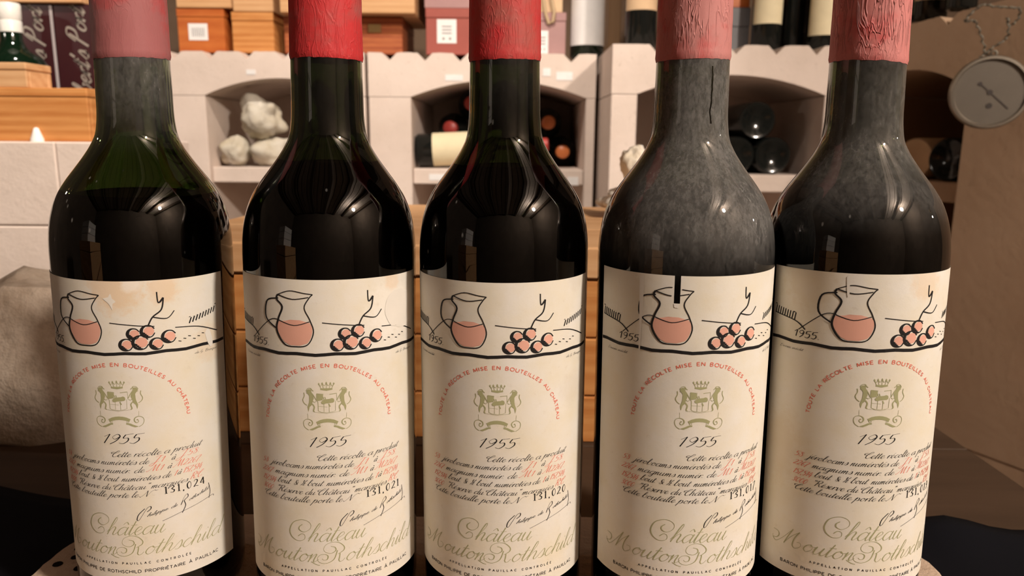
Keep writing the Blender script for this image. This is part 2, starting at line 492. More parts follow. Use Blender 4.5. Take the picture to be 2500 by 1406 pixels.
# ------------------------------------------------------------------ pen lettering
GL = {
 'a': (1.12, [[(.86,.85),(.55,1),(.2,.75),(.1,.3),(.3,0),(.6,.15),(.85,.6),(.92,1)], [(.92,1),(.82,.3),(.92,.02),(1.2,.3)]]),
 'b': (.92, [[(-.05,.3),(.4,1.4),(.5,2.05),(.35,2.1),(.22,1.5),(.12,.4),(.3,0),(.6,.1),(.75,.6),(.6,.95),(.9,.85)]]),
 'c': (.78, [[(.7,.8),(.5,1),(.2,.75),(.1,.3),(.3,0),(.55,.08),(.85,.4)]]),
 'd': (1.12, [[(.86,.85),(.55,1),(.2,.75),(.1,.3),(.3,0),(.6,.15),(.85,.6)], [(1.02,2.1),(.92,1),(.82,.3),(.92,.02),(1.2,.3)]]),
 'e': (.76, [[(-.05,.3),(.3,.45),(.6,.75),(.5,1),(.25,.9),(.1,.4),(.3,0),(.55,.08),(.85,.4)]]),
 'g': (1.1, [[(.86,.85),(.55,1),(.2,.75),(.1,.3),(.3,0),(.6,.15),(.85,.6),(.92,1)], [(.92,1),(.8,.1),(.7,-.8),(.4,-1),(.15,-.8),(.5,-.3),(1.1,.3)]]),
 'h': (1.0, [[(-.05,.3),(.45,1.5),(.52,2.05),(.38,2.1),(.22,1.3),(.08,0)], [(.1,.2),(.35,.85),(.6,1),(.7,.8),(.62,.2),(.75,0),(1.05,.35)]]),
 'i': (.45, [[(-.05,.35),(.2,1)], [(.2,1),(.1,.2),(.22,0),(.5,.35)], [(.24,1.5),(.30,1.42)]]),
 'j': (.45, [[(.25,1),(.1,-.3),(-.05,-.9),(-.35,-.85),(-.1,-.3),(.45,.3)], [(.28,1.5),(.34,1.42)]]),
 'l': (.46, [[(-.05,.3),(.4,1.5),(.45,2.1),(.3,2.1),(.15,1.2),(.1,.2),(.25,0),(.5,.35)]]),
 'm': (1.25, [[(0,.6),(.15,1),(.05,0)], [(.07,.2),(.35,.9),(.5,.95),(.45,.4),(.4,0)], [(.42,.2),(.72,.9),(.9,.95),(.85,.3),(.97,0),(1.25,.35)]]),
 'n': (.85, [[(0,.6),(.15,1),(.05,0)], [(.07,.2),(.35,.9),(.52,.95),(.47,.3),(.58,0),(.85,.35)]]),
 'o': (.88, [[(.5,1),(.2,.8),(.1,.3),(.35,0),(.65,.25),(.72,.7),(.5,1),(.6,.8),(.95,.85)]]),
 'p': (.95, [[(0,.4),(.25,1.2),(.1,0),(-.05,-1)], [(.1,.1),(.35,.85),(.6,1),(.72,.65),(.6,.1),(.35,0)], [(.6,.1),(1,.35)]]),
 'q': (1.1, [[(.86,.85),(.55,1),(.2,.75),(.1,.3),(.3,0),(.6,.15),(.85,.6),(.92,1)], [(.92,1),(.8,0),(.7,-1),(.95,-.5),(1.1,.2)]]),
 'r': (.68, [[(0,.4),(.2,1.05),(.1,0)], [(.12,.3),(.35,.85),(.55,1),(.66,.85)], [(.5,.15),(.7,.35)]]),
 's': (.64, [[(-.05,.2),(.4,1.05),(.55,.5),(.4,.05),(.1,.05)], [(.4,.05),(.7,.35)]]),
 't': (.5, [[(0,.3),(.3,1.7)], [(.3,1.7),(.12,.3),(.22,0),(.5,.35)], [(0,1.2),(.55,1.25)]]),
 'u': (1.0, [[(0,.5),(.15,1),(.08,.25),(.25,0),(.5,.3),(.7,1)], [(.7,1),(.6,.25),(.75,0),(1.05,.35)]]),
 'v': (.85, [[(0,.7),(.15,1),(.25,.1),(.4,0),(.65,.6),(.6,1),(.9,.85)]]),
 'C': (1.1, [[(.15,1.75),(-.3,1.6),(-.35,1.25),(.1,1.15),(.9,1.7),(1,2.1),(.7,2.1),(.25,1.3),(.15,.5),(.4,0),(.8,.1),(1.15,.5)]]),
 'D': (1.4, [[(.4,2.0),(.15,.1),(.4,0),(1.0,.3),(1.2,1.2),(.8,2.0),(.2,1.9)]]),
 'B': (1.3, [[(.4,2.0),(.15,.0)], [(0,1.6),(.4,2.05),(.95,2.0),(.9,1.4),(.4,1.1),(1.0,.9),(1.0,.2),(.5,0),(.2,.2)]]),
 'G': (1.2, [[(.9,1.7),(.6,2.1),(.2,1.4),(.15,.6),(.5,.3),(.9,1.0)], [(.9,1.0),(.75,-.3),(.3,-.6)]]),
 'R': (1.35, [[(.35,2.0),(.15,0)], [(-.1,1.6),(.3,2.05),(.9,2.1),(1.05,1.6),(.7,1.15),(.3,1.1),(.7,.9),(.9,.2),(1.1,0),(1.35,.3)]]),
 'J': (1.15, [[(.1,1.7),(.5,2.1),(1.1,2.05)], [(.8,2.05),(.6,.8),(.4,-.7),(.1,-1),(-.2,-.7),(.3,-.1),(.9,.3)]]),
 'M': (1.75, [[(-.2,.1),(0,0),(.4,.8),(.75,2.1)], [(.75,2.1),(.8,0)], [(.8,0),(1.35,2.1)], [(1.35,2.1),(1.3,.3),(1.45,0),(1.7,.3)]]),
 'N': (1.5, [[(-.3,.2),(-.1,0),(.3,.8),(.6,2.1)], [(.6,2.1),(.95,0)], [(.95,0),(1.3,1.6),(1.8,2.1)]]),
 'P': (1.15, [[(.5,2.0),(0,-.1)], [(.05,1.3),(.4,2.2),(1.0,2.1),(.95,1.3),(.35,1.0)]]),
 '0': (.85, [[(.5,1.7),(.15,1.2),(.15,.4),(.4,0),(.7,.5),(.7,1.3),(.5,1.7)]]),
 '1': (.6, [[(.05,1.2),(.4,1.7)], [(.4,1.7),(.3,0)]]),
 '2': (.85, [[(.1,1.3),(.35,1.7),(.7,1.4),(.5,.8),(.05,.05),(.35,.15),(.8,0)]]),
 '3': (.8, [[(.1,1.45),(.4,1.7),(.65,1.4),(.3,.95),(.65,.6),(.5,.1),(.05,.15)]]),
 '4': (.85, [[(.55,1.7),(.05,.55),(.8,.55)], [(.65,1.1),(.5,-.2)]]),
 '5': (.8, [[(.25,1.6),(.2,1.0),(.55,1.0),(.65,.5),(.4,0),(.05,.15)], [(.25,1.6),(.8,1.75)]]),
 '6': (.8, [[(.65,1.7),(.2,1.0),(.1,.4),(.35,0),(.65,.35),(.5,.8),(.15,.5)]]),
 '7': (.75, [[(.05,1.5),(.2,1.65),(.75,1.65),(.35,.7),(.2,-.2)]]),
 '8': (.8, [[(.65,1.4),(.4,1.7),(.2,1.35),(.6,.7),(.5,.1),(.15,.1),(.15,.5),(.65,1.4)]]),
 '9': (.8, [[(.65,1.2),(.4,.8),(.12,1.2),(.4,1.7),(.68,1.3),(.55,.5),(.2,-.1)]]),
 '&': (1.2, [[(.9,.9),(.6,.1),(.2,.1),(.25,.6),(.7,1.3),(.5,1.7),(.25,1.4),(.5,.7),(1.0,.05)]]),
 '/': (1.0, [[(.15,1.5),(.3,1.9),(.25,1.0)], [(.9,1.9),(.05,0)], [(.55,.7),(.8,.9),(.5,.05),(.95,.1)]]),
 '.': (.4, [[(.1,.02),(.2,.1)]]),
 ',': (.35, [[(.15,.1),(.1,-.3)]]),
 '"': (.5, [[(.1,2.1),(.05,1.7)], [(.35,2.1),(.3,1.7)]]),
 "'": (.3, [[(.2,2.1),(.05,1.6)]]),
 '-': (.5, [[(.0,.5),(.45,.5)]]),
 '~': (1.0, [[(0,1.9),(.3,2.1),(.6,1.85),(.9,2.05)]]),
 ' ': (.55, []),
}
ACC = {'é': ('e', [[(.35,1.3),(.6,1.65)]]), 'à': ('a', [[(.55,1.65),(.75,1.3)]]), 'â': ('a', [[(.35,1.3),(.6,1.6),(.85,1.3)]]), 'è': ('e', [[(.25,1.65),(.5,1.3)]])}
for k, (base, ex) in ACC.items():
    GL[k] = (GL[base][0], GL[base][1] + ex)
SANS = {  # upright capitals, height 1
 'A': (.78, [[(0,0),(.39,1)], [(.39,1),(.78,0)], [(.14,.35),(.64,.35)]]),
 'B': (.66, [[(0,0),(0,1)], [(0,1),(.4,1),(.55,.78),(.4,.55),(0,.53)], [(.4,.53),(.62,.27),(.4,0),(0,0)]]),
 'C': (.76, [[(.72,.82),(.45,1),(.1,.8),(.02,.45),(.15,.1),(.45,0),(.73,.18)]]),
 'D': (.76, [[(0,0),(0,1)], [(0,1),(.4,1),(.7,.75),(.7,.25),(.4,0),(0,0)]]),
 'E': (.58, [[(.55,1),(0,1)], [(0,1),(0,0)], [(0,0),(.56,0)], [(0,.52),(.48,.52)]]),
 'H': (.72, [[(0,0),(0,1)], [(.7,0),(.7,1)], [(0,.52),(.7,.52)]]),
 'I': (.12, [[(.06,0),(.06,1)]]),
 'L': (.54, [[(0,1),(0,0)], [(0,0),(.52,0)]]),
 'M': (.86, [[(0,0),(.04,1)], [(.04,1),(.43,.1)], [(.43,.1),(.82,1)], [(.82,1),(.86,0)]]),
 'N': (.74, [[(0,0),(0,1)], [(0,1),(.72,0)], [(.72,0),(.72,1)]]),
 'O': (.86, [[(.43,1),(.1,.85),(0,.5),(.1,.15),(.43,0),(.76,.15),(.86,.5),(.76,.85),(.43,1)]]),
 'P': (.62, [[(0,0),(0,1)], [(0,1),(.42,1),(.6,.75),(.42,.48),(0,.46)]]),
 'R': (.66, [[(0,0),(0,1)], [(0,1),(.42,1),(.6,.75),(.42,.5),(0,.48)], [(.3,.48),(.65,0)]]),
 'S': (.58, [[(.52,.85),(.28,1),(.04,.78),(.28,.53),(.55,.27),(.3,0),(.02,.16)]]),
 'T': (.62, [[(0,1),(.62,1)], [(.31,1),(.31,0)]]),
 'U': (.7, [[(0,1),(0,.3),(.15,.05),(.35,0),(.55,.05),(.7,.3),(.7,1)]]),
 ' ': (.42, []),
}
SANS['É'] = (SANS['E'][0], SANS['E'][1] + [[(.2,1.12),(.42,1.34)]])
SANS['À'] = (SANS['A'][0], SANS['A'][1] + [[(.28,1.34),(.5,1.12)]])
SANS['Â'] = (SANS['A'][0], SANS['A'][1] + [[(.2,1.1),(.39,1.3),(.58,1.1)]])


def catmull(pts, n=5):
    if len(pts) < 3:
        return [tuple(p) for p in pts]
    P = [pts[0]] + list(pts) + [pts[-1]]
    out = []
    for i in range(1, len(P) - 2):
        p0, p1, p2, p3 = P[i - 1], P[i], P[i + 1], P[i + 2]
        for k in range(n):
            t = k / n
            out.append(tuple(0.5 * ((2 * p1[j]) + (-p0[j] + p2[j]) * t + (2 * p0[j] - 5 * p1[j] + 4 * p2[j] - p3[j]) * t * t
                                    + (-p0[j] + 3 * p1[j] - 3 * p2[j] + p3[j]) * t ** 3) for j in (0, 1)))
    out.append(tuple(pts[-1]))
    return out


def ribbon(mb, pts, wmin, wmax, mapf, n=5, skip=None, curve=True):
    q = catmull(pts, n) if curve else [tuple(p) for p in pts]
    m = len(q)
    if m < 2: return
    ws, ns = [], []
    for i in range(m):
        a, b = q[max(0, i - 1)], q[min(m - 1, i + 1)]
        dx, dz = b[0] - a[0], b[1] - a[1]
        l = math.hypot(dx, dz) or 1e-9
        dx, dz = dx / l, dz / l
        ws.append(wmin + (wmax - wmin) * max(0.0, -dz) ** 1.3)
        ns.append((-dz, dx))
    ws = [(ws[max(0, i - 1)] + 2 * ws[i] + ws[min(m - 1, i + 1)]) / 4 for i in range(m)]
    base = len(mb.v)
    for (x, z), w, (nx, nz) in zip(q, ws, ns):
        mb.v.append(mapf(x + nx * w / 2, z + nz * w / 2))
        mb.v.append(mapf(x - nx * w / 2, z - nz * w / 2))
    for i in range(m - 1):
        if skip and skip((q[i][0] + q[i + 1][0]) / 2, (q[i][1] + q[i + 1][1]) / 2):
            continue
        a = base + 2 * i
        mb.f.append((a + 1, a + 3, a + 2, a))


def blob(mb, pts, mapf, curve=True, n=4, skip=None):
    """filled outline (fan of thin strips, so that it follows the curved paper)"""
    q = catmull(list(pts) + [pts[0]], n)[:-1] if curve else list(pts)
    zs = [p[1] for p in q]
    z0, z1 = min(zs), max(zs)
    rows = 10
    prev = None
    for r in range(rows + 1):
        z = z0 + (z1 - z0) * (0.01 + 0.98 * r / rows)
        xs = []
        for (x1, y1), (x2, y2) in zip(q, q[1:] + q[:1]):
            if (y1 <= z) != (y2 <= z):
                xs.append(x1 + (x2 - x1) * (z - y1) / (y2 - y1))
        if len(xs) < 2:
            prev = None; continue
        row = (min(xs), max(xs), z)
        if prev:
            for k in range(12):
                a0, a1 = [prev[0] + (prev[1] - prev[0]) * t / 12 for t in (k, k + 1)]
                b0, b1 = [row[0] + (row[1] - row[0]) * t / 12 for t in (k, k + 1)]
                if skip and skip((a0 + a1) / 2, (prev[2] + z) / 2): continue
                nb = len(mb.v)
                mb.v += [mapf(a0, prev[2]), mapf(a1, prev[2]), mapf(b1, z), mapf(b0, z)]
                mb.f.append((nb, nb + 1, nb + 2, nb + 3))
        prev = row


def text_width(s, font, gap=0.0):
    return sum(font[ch][0] + gap for ch in s) - gap


def write(mb, s, x0, x1, z, h, wmin, wmax, mapf, slant=0.0, font=GL, n=4, z1=None):
    """write s from x0 to x1 on the baseline z (to z1 at the right), x-height / cap height h"""
    tw = text_width(s, font)
    sx = (x1 - x0) / tw
    z1 = z if z1 is None else z1
    x = 0.0
    for ch in s:
        w, strokes = font[ch]
        for st in strokes:
            pts = [(x0 + (x + px) * sx + slant * pz * h, z + (z1 - z) * (x + px) / tw + pz * h) for px, pz in st]
            ribbon(mb, pts, wmin, wmax, mapf, n)
        x += w


def write_arc(mb, s, cx, cz, rx, rz, a0, a1, h, w, mapf, font=SANS):
    tw = text_width(s, font, 0.30)
    x = 0.0
    L = abs(a1 - a0) * (rx + rz) / 2
    sx = L / tw
    for ch in s:
        wd, strokes = font[ch]
        a = a0 + (a1 - a0) * (x + wd / 2) / tw
        ox, oz = cx + rx * math.sin(a), cz + rz * math.cos(a)
        for st in strokes:
            pts = [((px - wd / 2) * sx, pz * h) for px, pz in st]
            pts = [(ox + px * math.cos(a) + pz * math.sin(a), oz - px * math.sin(a) + pz * math.cos(a)) for px, pz in pts]
            ribbon(mb, pts, w, w, mapf, 3)
        x += wd + 0.30


# ------------------------------------------------------------------ the cellar
def struct(mb, name, mat, smooth=None):
    o = mb.obj(name, mat, None, smooth)
    o['kind'] = 'structure'
    return o


RX0, RX1, RY0, RY1, FZ, CZ = -1.90, 2.0, -2.0, 2.25, -0.80, 1.72
struct(MB().box(RX0 - .1, RX1 + .1, RY0 - .1, RY1 + .1, FZ - .1, FZ), 'floor', M['floor'])
struct(MB().box(RX0, RX1, RY1, RY1 + .1, FZ, CZ), 'wall_back', M['backwall'])
struct(MB().box(RX0, RX1, RY0 - .1, RY0, FZ, CZ), 'wall_front', M['cellarwall'])
struct(MB().box(RX0 - .1, RX0, RY0, RY1, FZ, CZ), 'wall_left', M['cellarwall'])
struct(MB().box(RX1, RX1 + .1, RY0, RY1, FZ, CZ), 'wall_right', M['cellarwall'])
ceil = struct(MB().box(RX0 - .1, RX1 + .1, RY0 - .1, RY1 + .1, CZ + .03, CZ + .1), 'ceiling', M['beam'])
x = RX0
k = 0
while x < RX1 - 0.05:
    MB().box(x + .012, x + .188, RY0, RY1, CZ, CZ + .03).obj('ceiling_board', M['ceilboard'], ceil)
    if k % 3 == 1:
        MB().box(x - .05, x + .05, RY0, RY1, CZ - .11, CZ).obj('ceiling_beam', M['beam'], ceil)
    x += .2
    k += 1


# ------------------------------------------------------------------ stone wine racks
Z_TOP, Z_SPR, Z_ARCH, Z_SH1, Z_SH0 = 0.395, 0.302, 0.339, 0.147, 0.113


def rack(name, label, x0, x1, a0, a1, yf, depth, notches, loc=(0, 0, 0), rotz=0.0, top=Z_TOP, top2=None, seed=1, mat=None, low_mat=None):
    mat = mat or M['rack']
    t = thing(name, label, 'wine rack', loc, (0, 0, rotz), 'stone wine racks along the cellar wall')
    rnd = random.Random(seed)
    yb = yf + depth
    top2 = top if top2 is None else top2
    # lintel: notched upper edge, arched soffit
    xs = {x0, x1, a0, a1}
    for n_ in notches:
        xs |= {n_ - .016, n_, n_ + .016, n_ - .024, n_ + .024}
    for k in range(1, 24):
        xs.add(a0 + (a1 - a0) * k / 24)
    xs = sorted(v for v in xs if x0 <= v <= x1)
    zt, zb = [], []
    for v in xs:
        z = top + (top2 - top) * (v - x0) / (x1 - x0)
        for n_ in notches:
            z -= 0.017 * max(0.0, 1 - abs(v - n_) / 0.0165)
        zt.append(z - 0.0012 * rnd.random())
        u = (v - a0) / (a1 - a0)
        zb.append(Z_SPR + (Z_ARCH - Z_SPR) * (1 - (2 * u - 1) ** 2) if 0 <= u <= 1 else Z_SPR)
    MB().columns(xs, zt, zb, yf, yb).obj('lintel', mat, t)
    for p0, p1 in ((x0, a0), (a1, x1)):
        if p1 - p0 > 0.004:
            MB().box(p0, p1, yf, yb, -.30, Z_SPR - .0012, .0015).obj('pier', mat, t)
            MB().box(p0, p1, yf + .001, yb, FZ, -.3012, .0015).obj('pier', mat, t)
    MB().box(a0 + .001, a1 - .001, yf + .012, yb, Z_SH0, Z_SH1, .002).obj('shelf', mat, t)
    MB().box(a0 + .001, a1 - .001, yf + .012, yb, -.27, -.236, .002).obj('shelf', mat, t)
    MB().box(x0, x1, yb, yb + .03, FZ, top).obj('back_panel', mat, t)
    return t


def px_x(px, Y, py=128):
    return at(px, py, Y)[0]


Y2, Y3 = 1.70, 1.52
u1 = rack('stone_wine_rack', 'pale stone wine rack whose arched niche holds knobbly flint stones', px_x(395, Y2), px_x(889, Y2), px_x(500, Y2, 237), px_x(870, Y2, 237),
          Y2, .42, [px_x(p, Y2) for p in (424, 511, 601, 690, 790)], seed=2)
u2 = rack('stone_wine_rack', 'pale stone wine rack with red-capped bottles lying in its arch', px_x(897, Y2), px_x(1457, Y2), px_x(1003, Y2, 237), px_x(1431, Y2, 237),
          Y2, .47, [px_x(p, Y2) for p in (950, 1037, 1124, 1210, 1300, 1395)], seed=3)
u3 = rack('stone_wine_rack', 'projecting stone wine rack with dark bottle ends showing in its arch', px_x(1496, Y3), .640, px_x(1556, Y3, 237), px_x(2014, Y3, 237),
          Y3, .42, [px_x(p, Y3) for p in (1606, 1700, 1797, 1896, 1994)], seed=4)
# little paper slips on the rack faces
def slip(rk, px0, py0, px1, py1, Y):
    xa, zb = at(px0, py1, Y)
    xb, zt = at(px1, py0, Y)
    MB().box(xa, xb, Y - .0012, Y - .0002, zb, zt).obj('paper_slip', M['paper'], rk)
slip(u2, 1087, 183, 1130, 197, Y2); slip(u2, 1325, 167, 1344, 186, Y2); slip(u2, 1358, 176, 1398, 196, Y2)
slip(u2, 1048, 425, 1090, 440, Y2 + .012); slip(u2, 1385, 432, 1412, 452, Y2 + .012); slip(u1, 602, 170, 624, 182, Y2)

# angled rack on the right, local x runs along its face
ANG = math.atan2(-1.0, 0.5)
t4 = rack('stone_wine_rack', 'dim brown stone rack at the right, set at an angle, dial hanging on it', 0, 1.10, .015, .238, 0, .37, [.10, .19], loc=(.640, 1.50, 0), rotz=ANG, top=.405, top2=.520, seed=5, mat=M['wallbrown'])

# low stone ledge at the left
t5 = thing('stone_ledge', 'low pale stone block ledge at the left carrying a pine box', 'ledge')
LY = 1.10
xl, xr = -1.10, px_x(238, LY, 345)
xm = px_x(140, LY, 420)
for (p0, p1, z0, z1) in ((xl, xm - .0006, .085, .205), (xm + .0006, xr, .085, .205), (xl, xr, -.06, .0838), (xl, xr, FZ, -.0612)):
    MB().box(p0, p1, LY, LY + .31, z0, z1, .002).obj('block', M['rack'], t5)


bt4 = Matrix.Translation((.640, 1.50, 0)) @ Matrix.Rotation(ANG, 4, 'Z')
# ------------------------------------------------------------------ wooden table, cloth, slab
TZ = -0.022
tb = thing('wooden_table', 'dark brown plank table under the bottles and crate', 'table', (0, 0, TZ))
for k, (y0, y1) in enumerate(((.05, .29), (.292, .56), (.562, .78), (.782, 1.0))):
    MB().box(-.85, .36, y0, y1, -.035, 0, .0006).obj('plank', M['table'], tb)
for lx in (-.80, .31):
    for ly in (.10, .95):
        MB().box(lx - .035, lx + .035, ly - .035, ly + .035, FZ - TZ, -.0351, .003).obj('leg', M['table'], tb)

# black cloth lying on the table, rumpled
mb = MB()
nx, ny = 60, 26
outline_far = lambda u: .505 - .060 * min(1, max(0, (u - .12) / .265)) - .012 * u + (.02 * math.sin(u * 19) * .3) - max(0, .07 - u) * .9
for j in range(ny + 1):
    for i in range(nx + 1):
        u, v = i / nx, j / ny
        X = -.52 + .872 * u
        Yc = .13 + (outline_far(u) - .13) * v
        h = .0012 + .006 * max(0, noise.noise(Vector((X * 9, Yc * 9, 2.1)))) + .012 * math.exp(-((X - .262) / .03) ** 2 - ((Yc - .425) / .018) ** 2)
        under = 1.0 if (-.27 < X < .245 and Yc < .425) else 0.0
        mb.v.append((X, Yc, TZ + (.0010 if under else h)))
for j in range(ny):
    for i in range(nx):
        a = j * (nx + 1) + i
        mb.f.append((a, a + 1, a + nx + 2, a + nx + 1))
cl = mb.obj('black_cloth', M['cloth'], None, 60)
tag(cl, 'rumpled black cloth spread on the table under the stone slab', 'cloth')
sol = cl.modifiers.new('thickness', 'SOLIDIFY'); sol.thickness = 0.0009; sol.offset = -1

# pitted stone slab the five bottles stand on
sl = thing('stone_slab', 'pitted tan stone slab with rough broken edges under the five bottles', 'stone slab', (0, 0, 0))
out = [(-.262, .235), (-.258, .318), (-.2405, .338), (-.240, .352), (-.2395, .372), (-.222, .402), (-.16, .407), (-.08, .404), (.0, .408), (.09, .405), (.16, .402),
       (.205, .394), (.218, .378), (.2215, .362), (.2200, .345), (.231, .30), (.226, .235)]
rnd = random.Random(8)
pts = []
for (xa, ya), (xb, yb) in zip(out, out[1:] + out[:1]):
    for k in range(4):
        pts.append((xa + (xb - xa) * k / 4 + rnd.uniform(-.0012, .0012), ya + (yb - ya) * k / 4 + rnd.uniform(-.0012, .0012)))
mb = MB()
n = len(pts)
cx, cy = -.02, .31
for sc, z in ((1.0, TZ + .0012), (1.006, -.012), (1.0, -.0035), (.985, 0.0)):
    mb.v += [(cx + (px - cx) * sc, cy + (py - cy) * sc, z) for px, py in pts]
for r in range(3):
    mb.f += [(r * n + i, r * n + (i + 1) % n, (r + 1) * n + (i + 1) % n, (r + 1) * n + i) for i in range(n)]
mb.f.append(tuple(range(3 * n, 4 * n)))
mb.f.append(tuple(reversed(range(n))))
slab_o = mb.obj('slab', M['slab'], sl)
# pits in the stone: low discs, the holes' shade put into their dark colour
for (px_, py_, r_) in ((-.2305, .352, .0022), (-.2255, .3585, .0017), (-.2178, .3485, .0022), (-.2215, .3665, .0011), (-.2185, .3600, .0012), (-.2290, .3665, .0011), (-.2150, .3570, .0013), (-.2160, .3640, .0010)):
    m2 = MB()
    prof = [(0, .0003), (r_ * .55, .0003), (r_, .00045), (r_ * 1.15, .00005)]
    m2.lathe(prof, 12)
    m2.obj('pit', M['pit'], sl, 60, (px_, py_, 0))

# pine wine crate lying behind the bottles
cr = thing('pine_wine_crate', 'flat orange pine wine crate lying behind the bottles', 'crate', (.115, .5655, TZ), (0, 0, math.radians(-3.2)))
CW, CD, CH = .40, .345, .157
for k, (z0, z1) in enumerate(((.0, .038), (.039, .085), (.086, .131))):
    MB().box(-CW, 0, 0, .011, z0, z1, .0012).obj('front_board', M['pine'], cr)
for k, (z0, z1) in enumerate(((.0, .065), (.066, .131))):
    MB().box(-CW, -CW + .011, .0115, CD - .0115, z0, z1, .0012).obj('end_board', M['pine'], cr)
    MB().box(-.011, 0, .0115, CD - .0115, z0, z1, .0012).obj('end_board', M['pine'], cr)
MB().box(-CW, 0, CD - .011, CD, 0, .131, .0012).obj('back_board', M['pine'], cr)
for k in range(3):
    MB().box(-CW - .002, .002, -.003 + k * .1167, .1132 + k * .1167, .1325, CH, .0015).obj('lid_board', M['pinelight'], cr)
MB().box(-CW + .012, -.012, .012, CD - .012, .002, .008).obj('bottom_board', M['pine'], cr)

# ------------------------------------------------------------------ rocks
def rock_mesh(seed, lobes, sub=4, rough=.08, flat=0.0):
    bm = bmesh.new()
    bmesh.ops.create_icosphere(bm, subdivisions=sub, radius=1.0)
    rnd = random.Random(seed)
    L = [(Vector((rnd.gauss(0, 1), rnd.gauss(0, 1), rnd.gauss(0, 1))).normalized(), rnd.uniform(.2, .55), rnd.uniform(.25, .6)) for _ in range(lobes)]
    for v in bm.verts:
        d = v.co.normalized()
        r = .8
        for c, hgt, wd in L:
            r = max(r, .62 + hgt * math.exp(-((d - c).length / wd) ** 2) + .1)
        r += rough * noise.noise(d * 2.3 + Vector((seed, 0, 0))) + rough * .5 * noise.noise(d * 6 + Vector((0, seed, 0)))
        v.co = d * r
    mb = MB()
    bm.verts.index_update()
    mb.v = [v.co[:] for v in bm.verts]
    mb.f = [[v.index for v in f.verts] for f in bm.faces]
    bm.free()
    return mb


def fit_box(mb, x0, x1, y0, y1, z0, z1):
    lo = [min(v[i] for v in mb.v) for i in range(3)]
    hi = [max(v[i] for v in mb.v) for i in range(3)]
    T = ((x0, x1), (y0, y1), (z0, z1))
    mb.v = [tuple(T[i][0] + (v[i] - lo[i]) / (hi[i] - lo[i]) * (T[i][1] - T[i][0]) for i in range(3)) for v in mb.v]
    return mb


def rock_at(name, mat, label, cat, box, seed, lobes, group=None, rough=.08, parts=None):
    x0, x1, y0, y1, z0, z1 = box
    mb = fit_box(rock_mesh(seed, lobes, 4, rough), x0, x1, y0, y1, z0, z1)
    o = mb.obj(name, mat, None, 180)
    return tag(o, label, cat, group)


YN = 1.765
xa, za = at(582, 226, YN); xb, zb = at(704, 337, YN)
rock_at('flint_stone', M['flint'], 'largest pale knobbly flint, resting on the two smaller ones in the niche', 'stone', (xa, xb, YN - .05, YN + .06, zb - .004, za), 21, 7, 'flint stones in the niche', .13)
xa, za = at(540, 330, YN); xb, zb = at(613, 410, YN)
rock_at('flint_stone', M['flint'], 'rounded pale flint at the left of the niche floor', 'stone', (max(xa, -.668), xb - .001, YN - .045, YN + .045, Z_SH1 + .0003, za + .001), 33, 3, 'flint stones in the niche', .10)
xa, za = at(607, 334, YN); xb, zb = at(712, 410, YN)
rock_at('flint_stone', M['flint'], 'pale flint with a reddish hollow on the niche floor, beside the rounded one', 'stone', (xa + .001, xb, YN - .045, YN + .045, Z_SH1 + .0003, za), 45, 5, 'flint stones in the niche', .12)
YR = .80
xa, za = at(1460, 440, YR); xb, zb = at(1600, 530, YR)
rock_at('white_rock', M['whiterock'], 'white crinkled rock on the crate behind the bottles', 'stone', (xa, xb, YR - .03, YR + .04, TZ + CH, za), 52, 9, None, .2)
xa, za = at(1513, 352, YR); xb, zb = at(1585, 445, YR)
rock_at('shell_rock', M['whiterock'], 'small cream shell-like stone perched on the white crinkled rock', 'stone', (xa, xb, YR - .02, YR + .025, zb - .004, za), 61, 5, None, .2)

# big rough block at the left, faceted
bm = bmesh.new()
rnd = random.Random(5)
base = [(-.47, .56), (-.372, .552), (-.318, .575), (-.305, .64), (-.35, .69), (-.47, .69)]
topo = [(-.46, .585, .074), (-.395, .575, .098), (-.358, .585, .094), (-.318, .60, .070), (-.312, .645, .066), (-.36, .675, .086), (-.46, .675, .075), (-.405, .62, .108)]
for p in base: bm.verts.new((p[0], p[1], TZ))
for p in base: bm.verts.new((p[0] * 1.0 + rnd.uniform(-.006, .006), p[1] - .004, TZ + .05))
for p in topo: bm.verts.new(p)
bmesh.ops.convex_hull(bm, input=bm.verts)
bmesh.ops.triangulate(bm, faces=bm.faces)
bmesh.ops.subdivide_edges(bm, edges=bm.edges, cuts=3, use_grid_fill=True)
bmesh.ops.subdivide_edges(bm, edges=bm.edges, cuts=1, use_grid_fill=True)
for v in bm.verts:
    d = noise.noise(v.co * 28) * .0045 + noise.noise(v.co * 75) * .002
    if v.co.z > TZ + .002:
        v.co += Vector((d, -abs(d) * .6, d))
bm.verts.index_update()
mb = MB(); mb.v = [v.co[:] for v in bm.verts]; mb.f = [[v.index for v in f.verts] for f in bm.faces]
bm.free()
tag(mb.obj('rough_stone', M['rock'], None, 35), 'large rough brown stone block on the table at the left', 'stone')


# ------------------------------------------------------------------ background bottles and boxes
def bordeaux(r=.0375, h=.30, neck=.0145):
    return [(0, .012), (r * .55, .006), (r * .78, .001), (r * .92, 0), (r, .004), (r, .185), (r * .97, .198), (r * .8, .215), (neck * 1.35, .228), (neck * 1.05, .238), (neck, .25),
            (neck * .97, h - .02), (neck * 1.07, h - .019), (neck * 1.07, h - .003), (neck * .8, h), (0, h)]


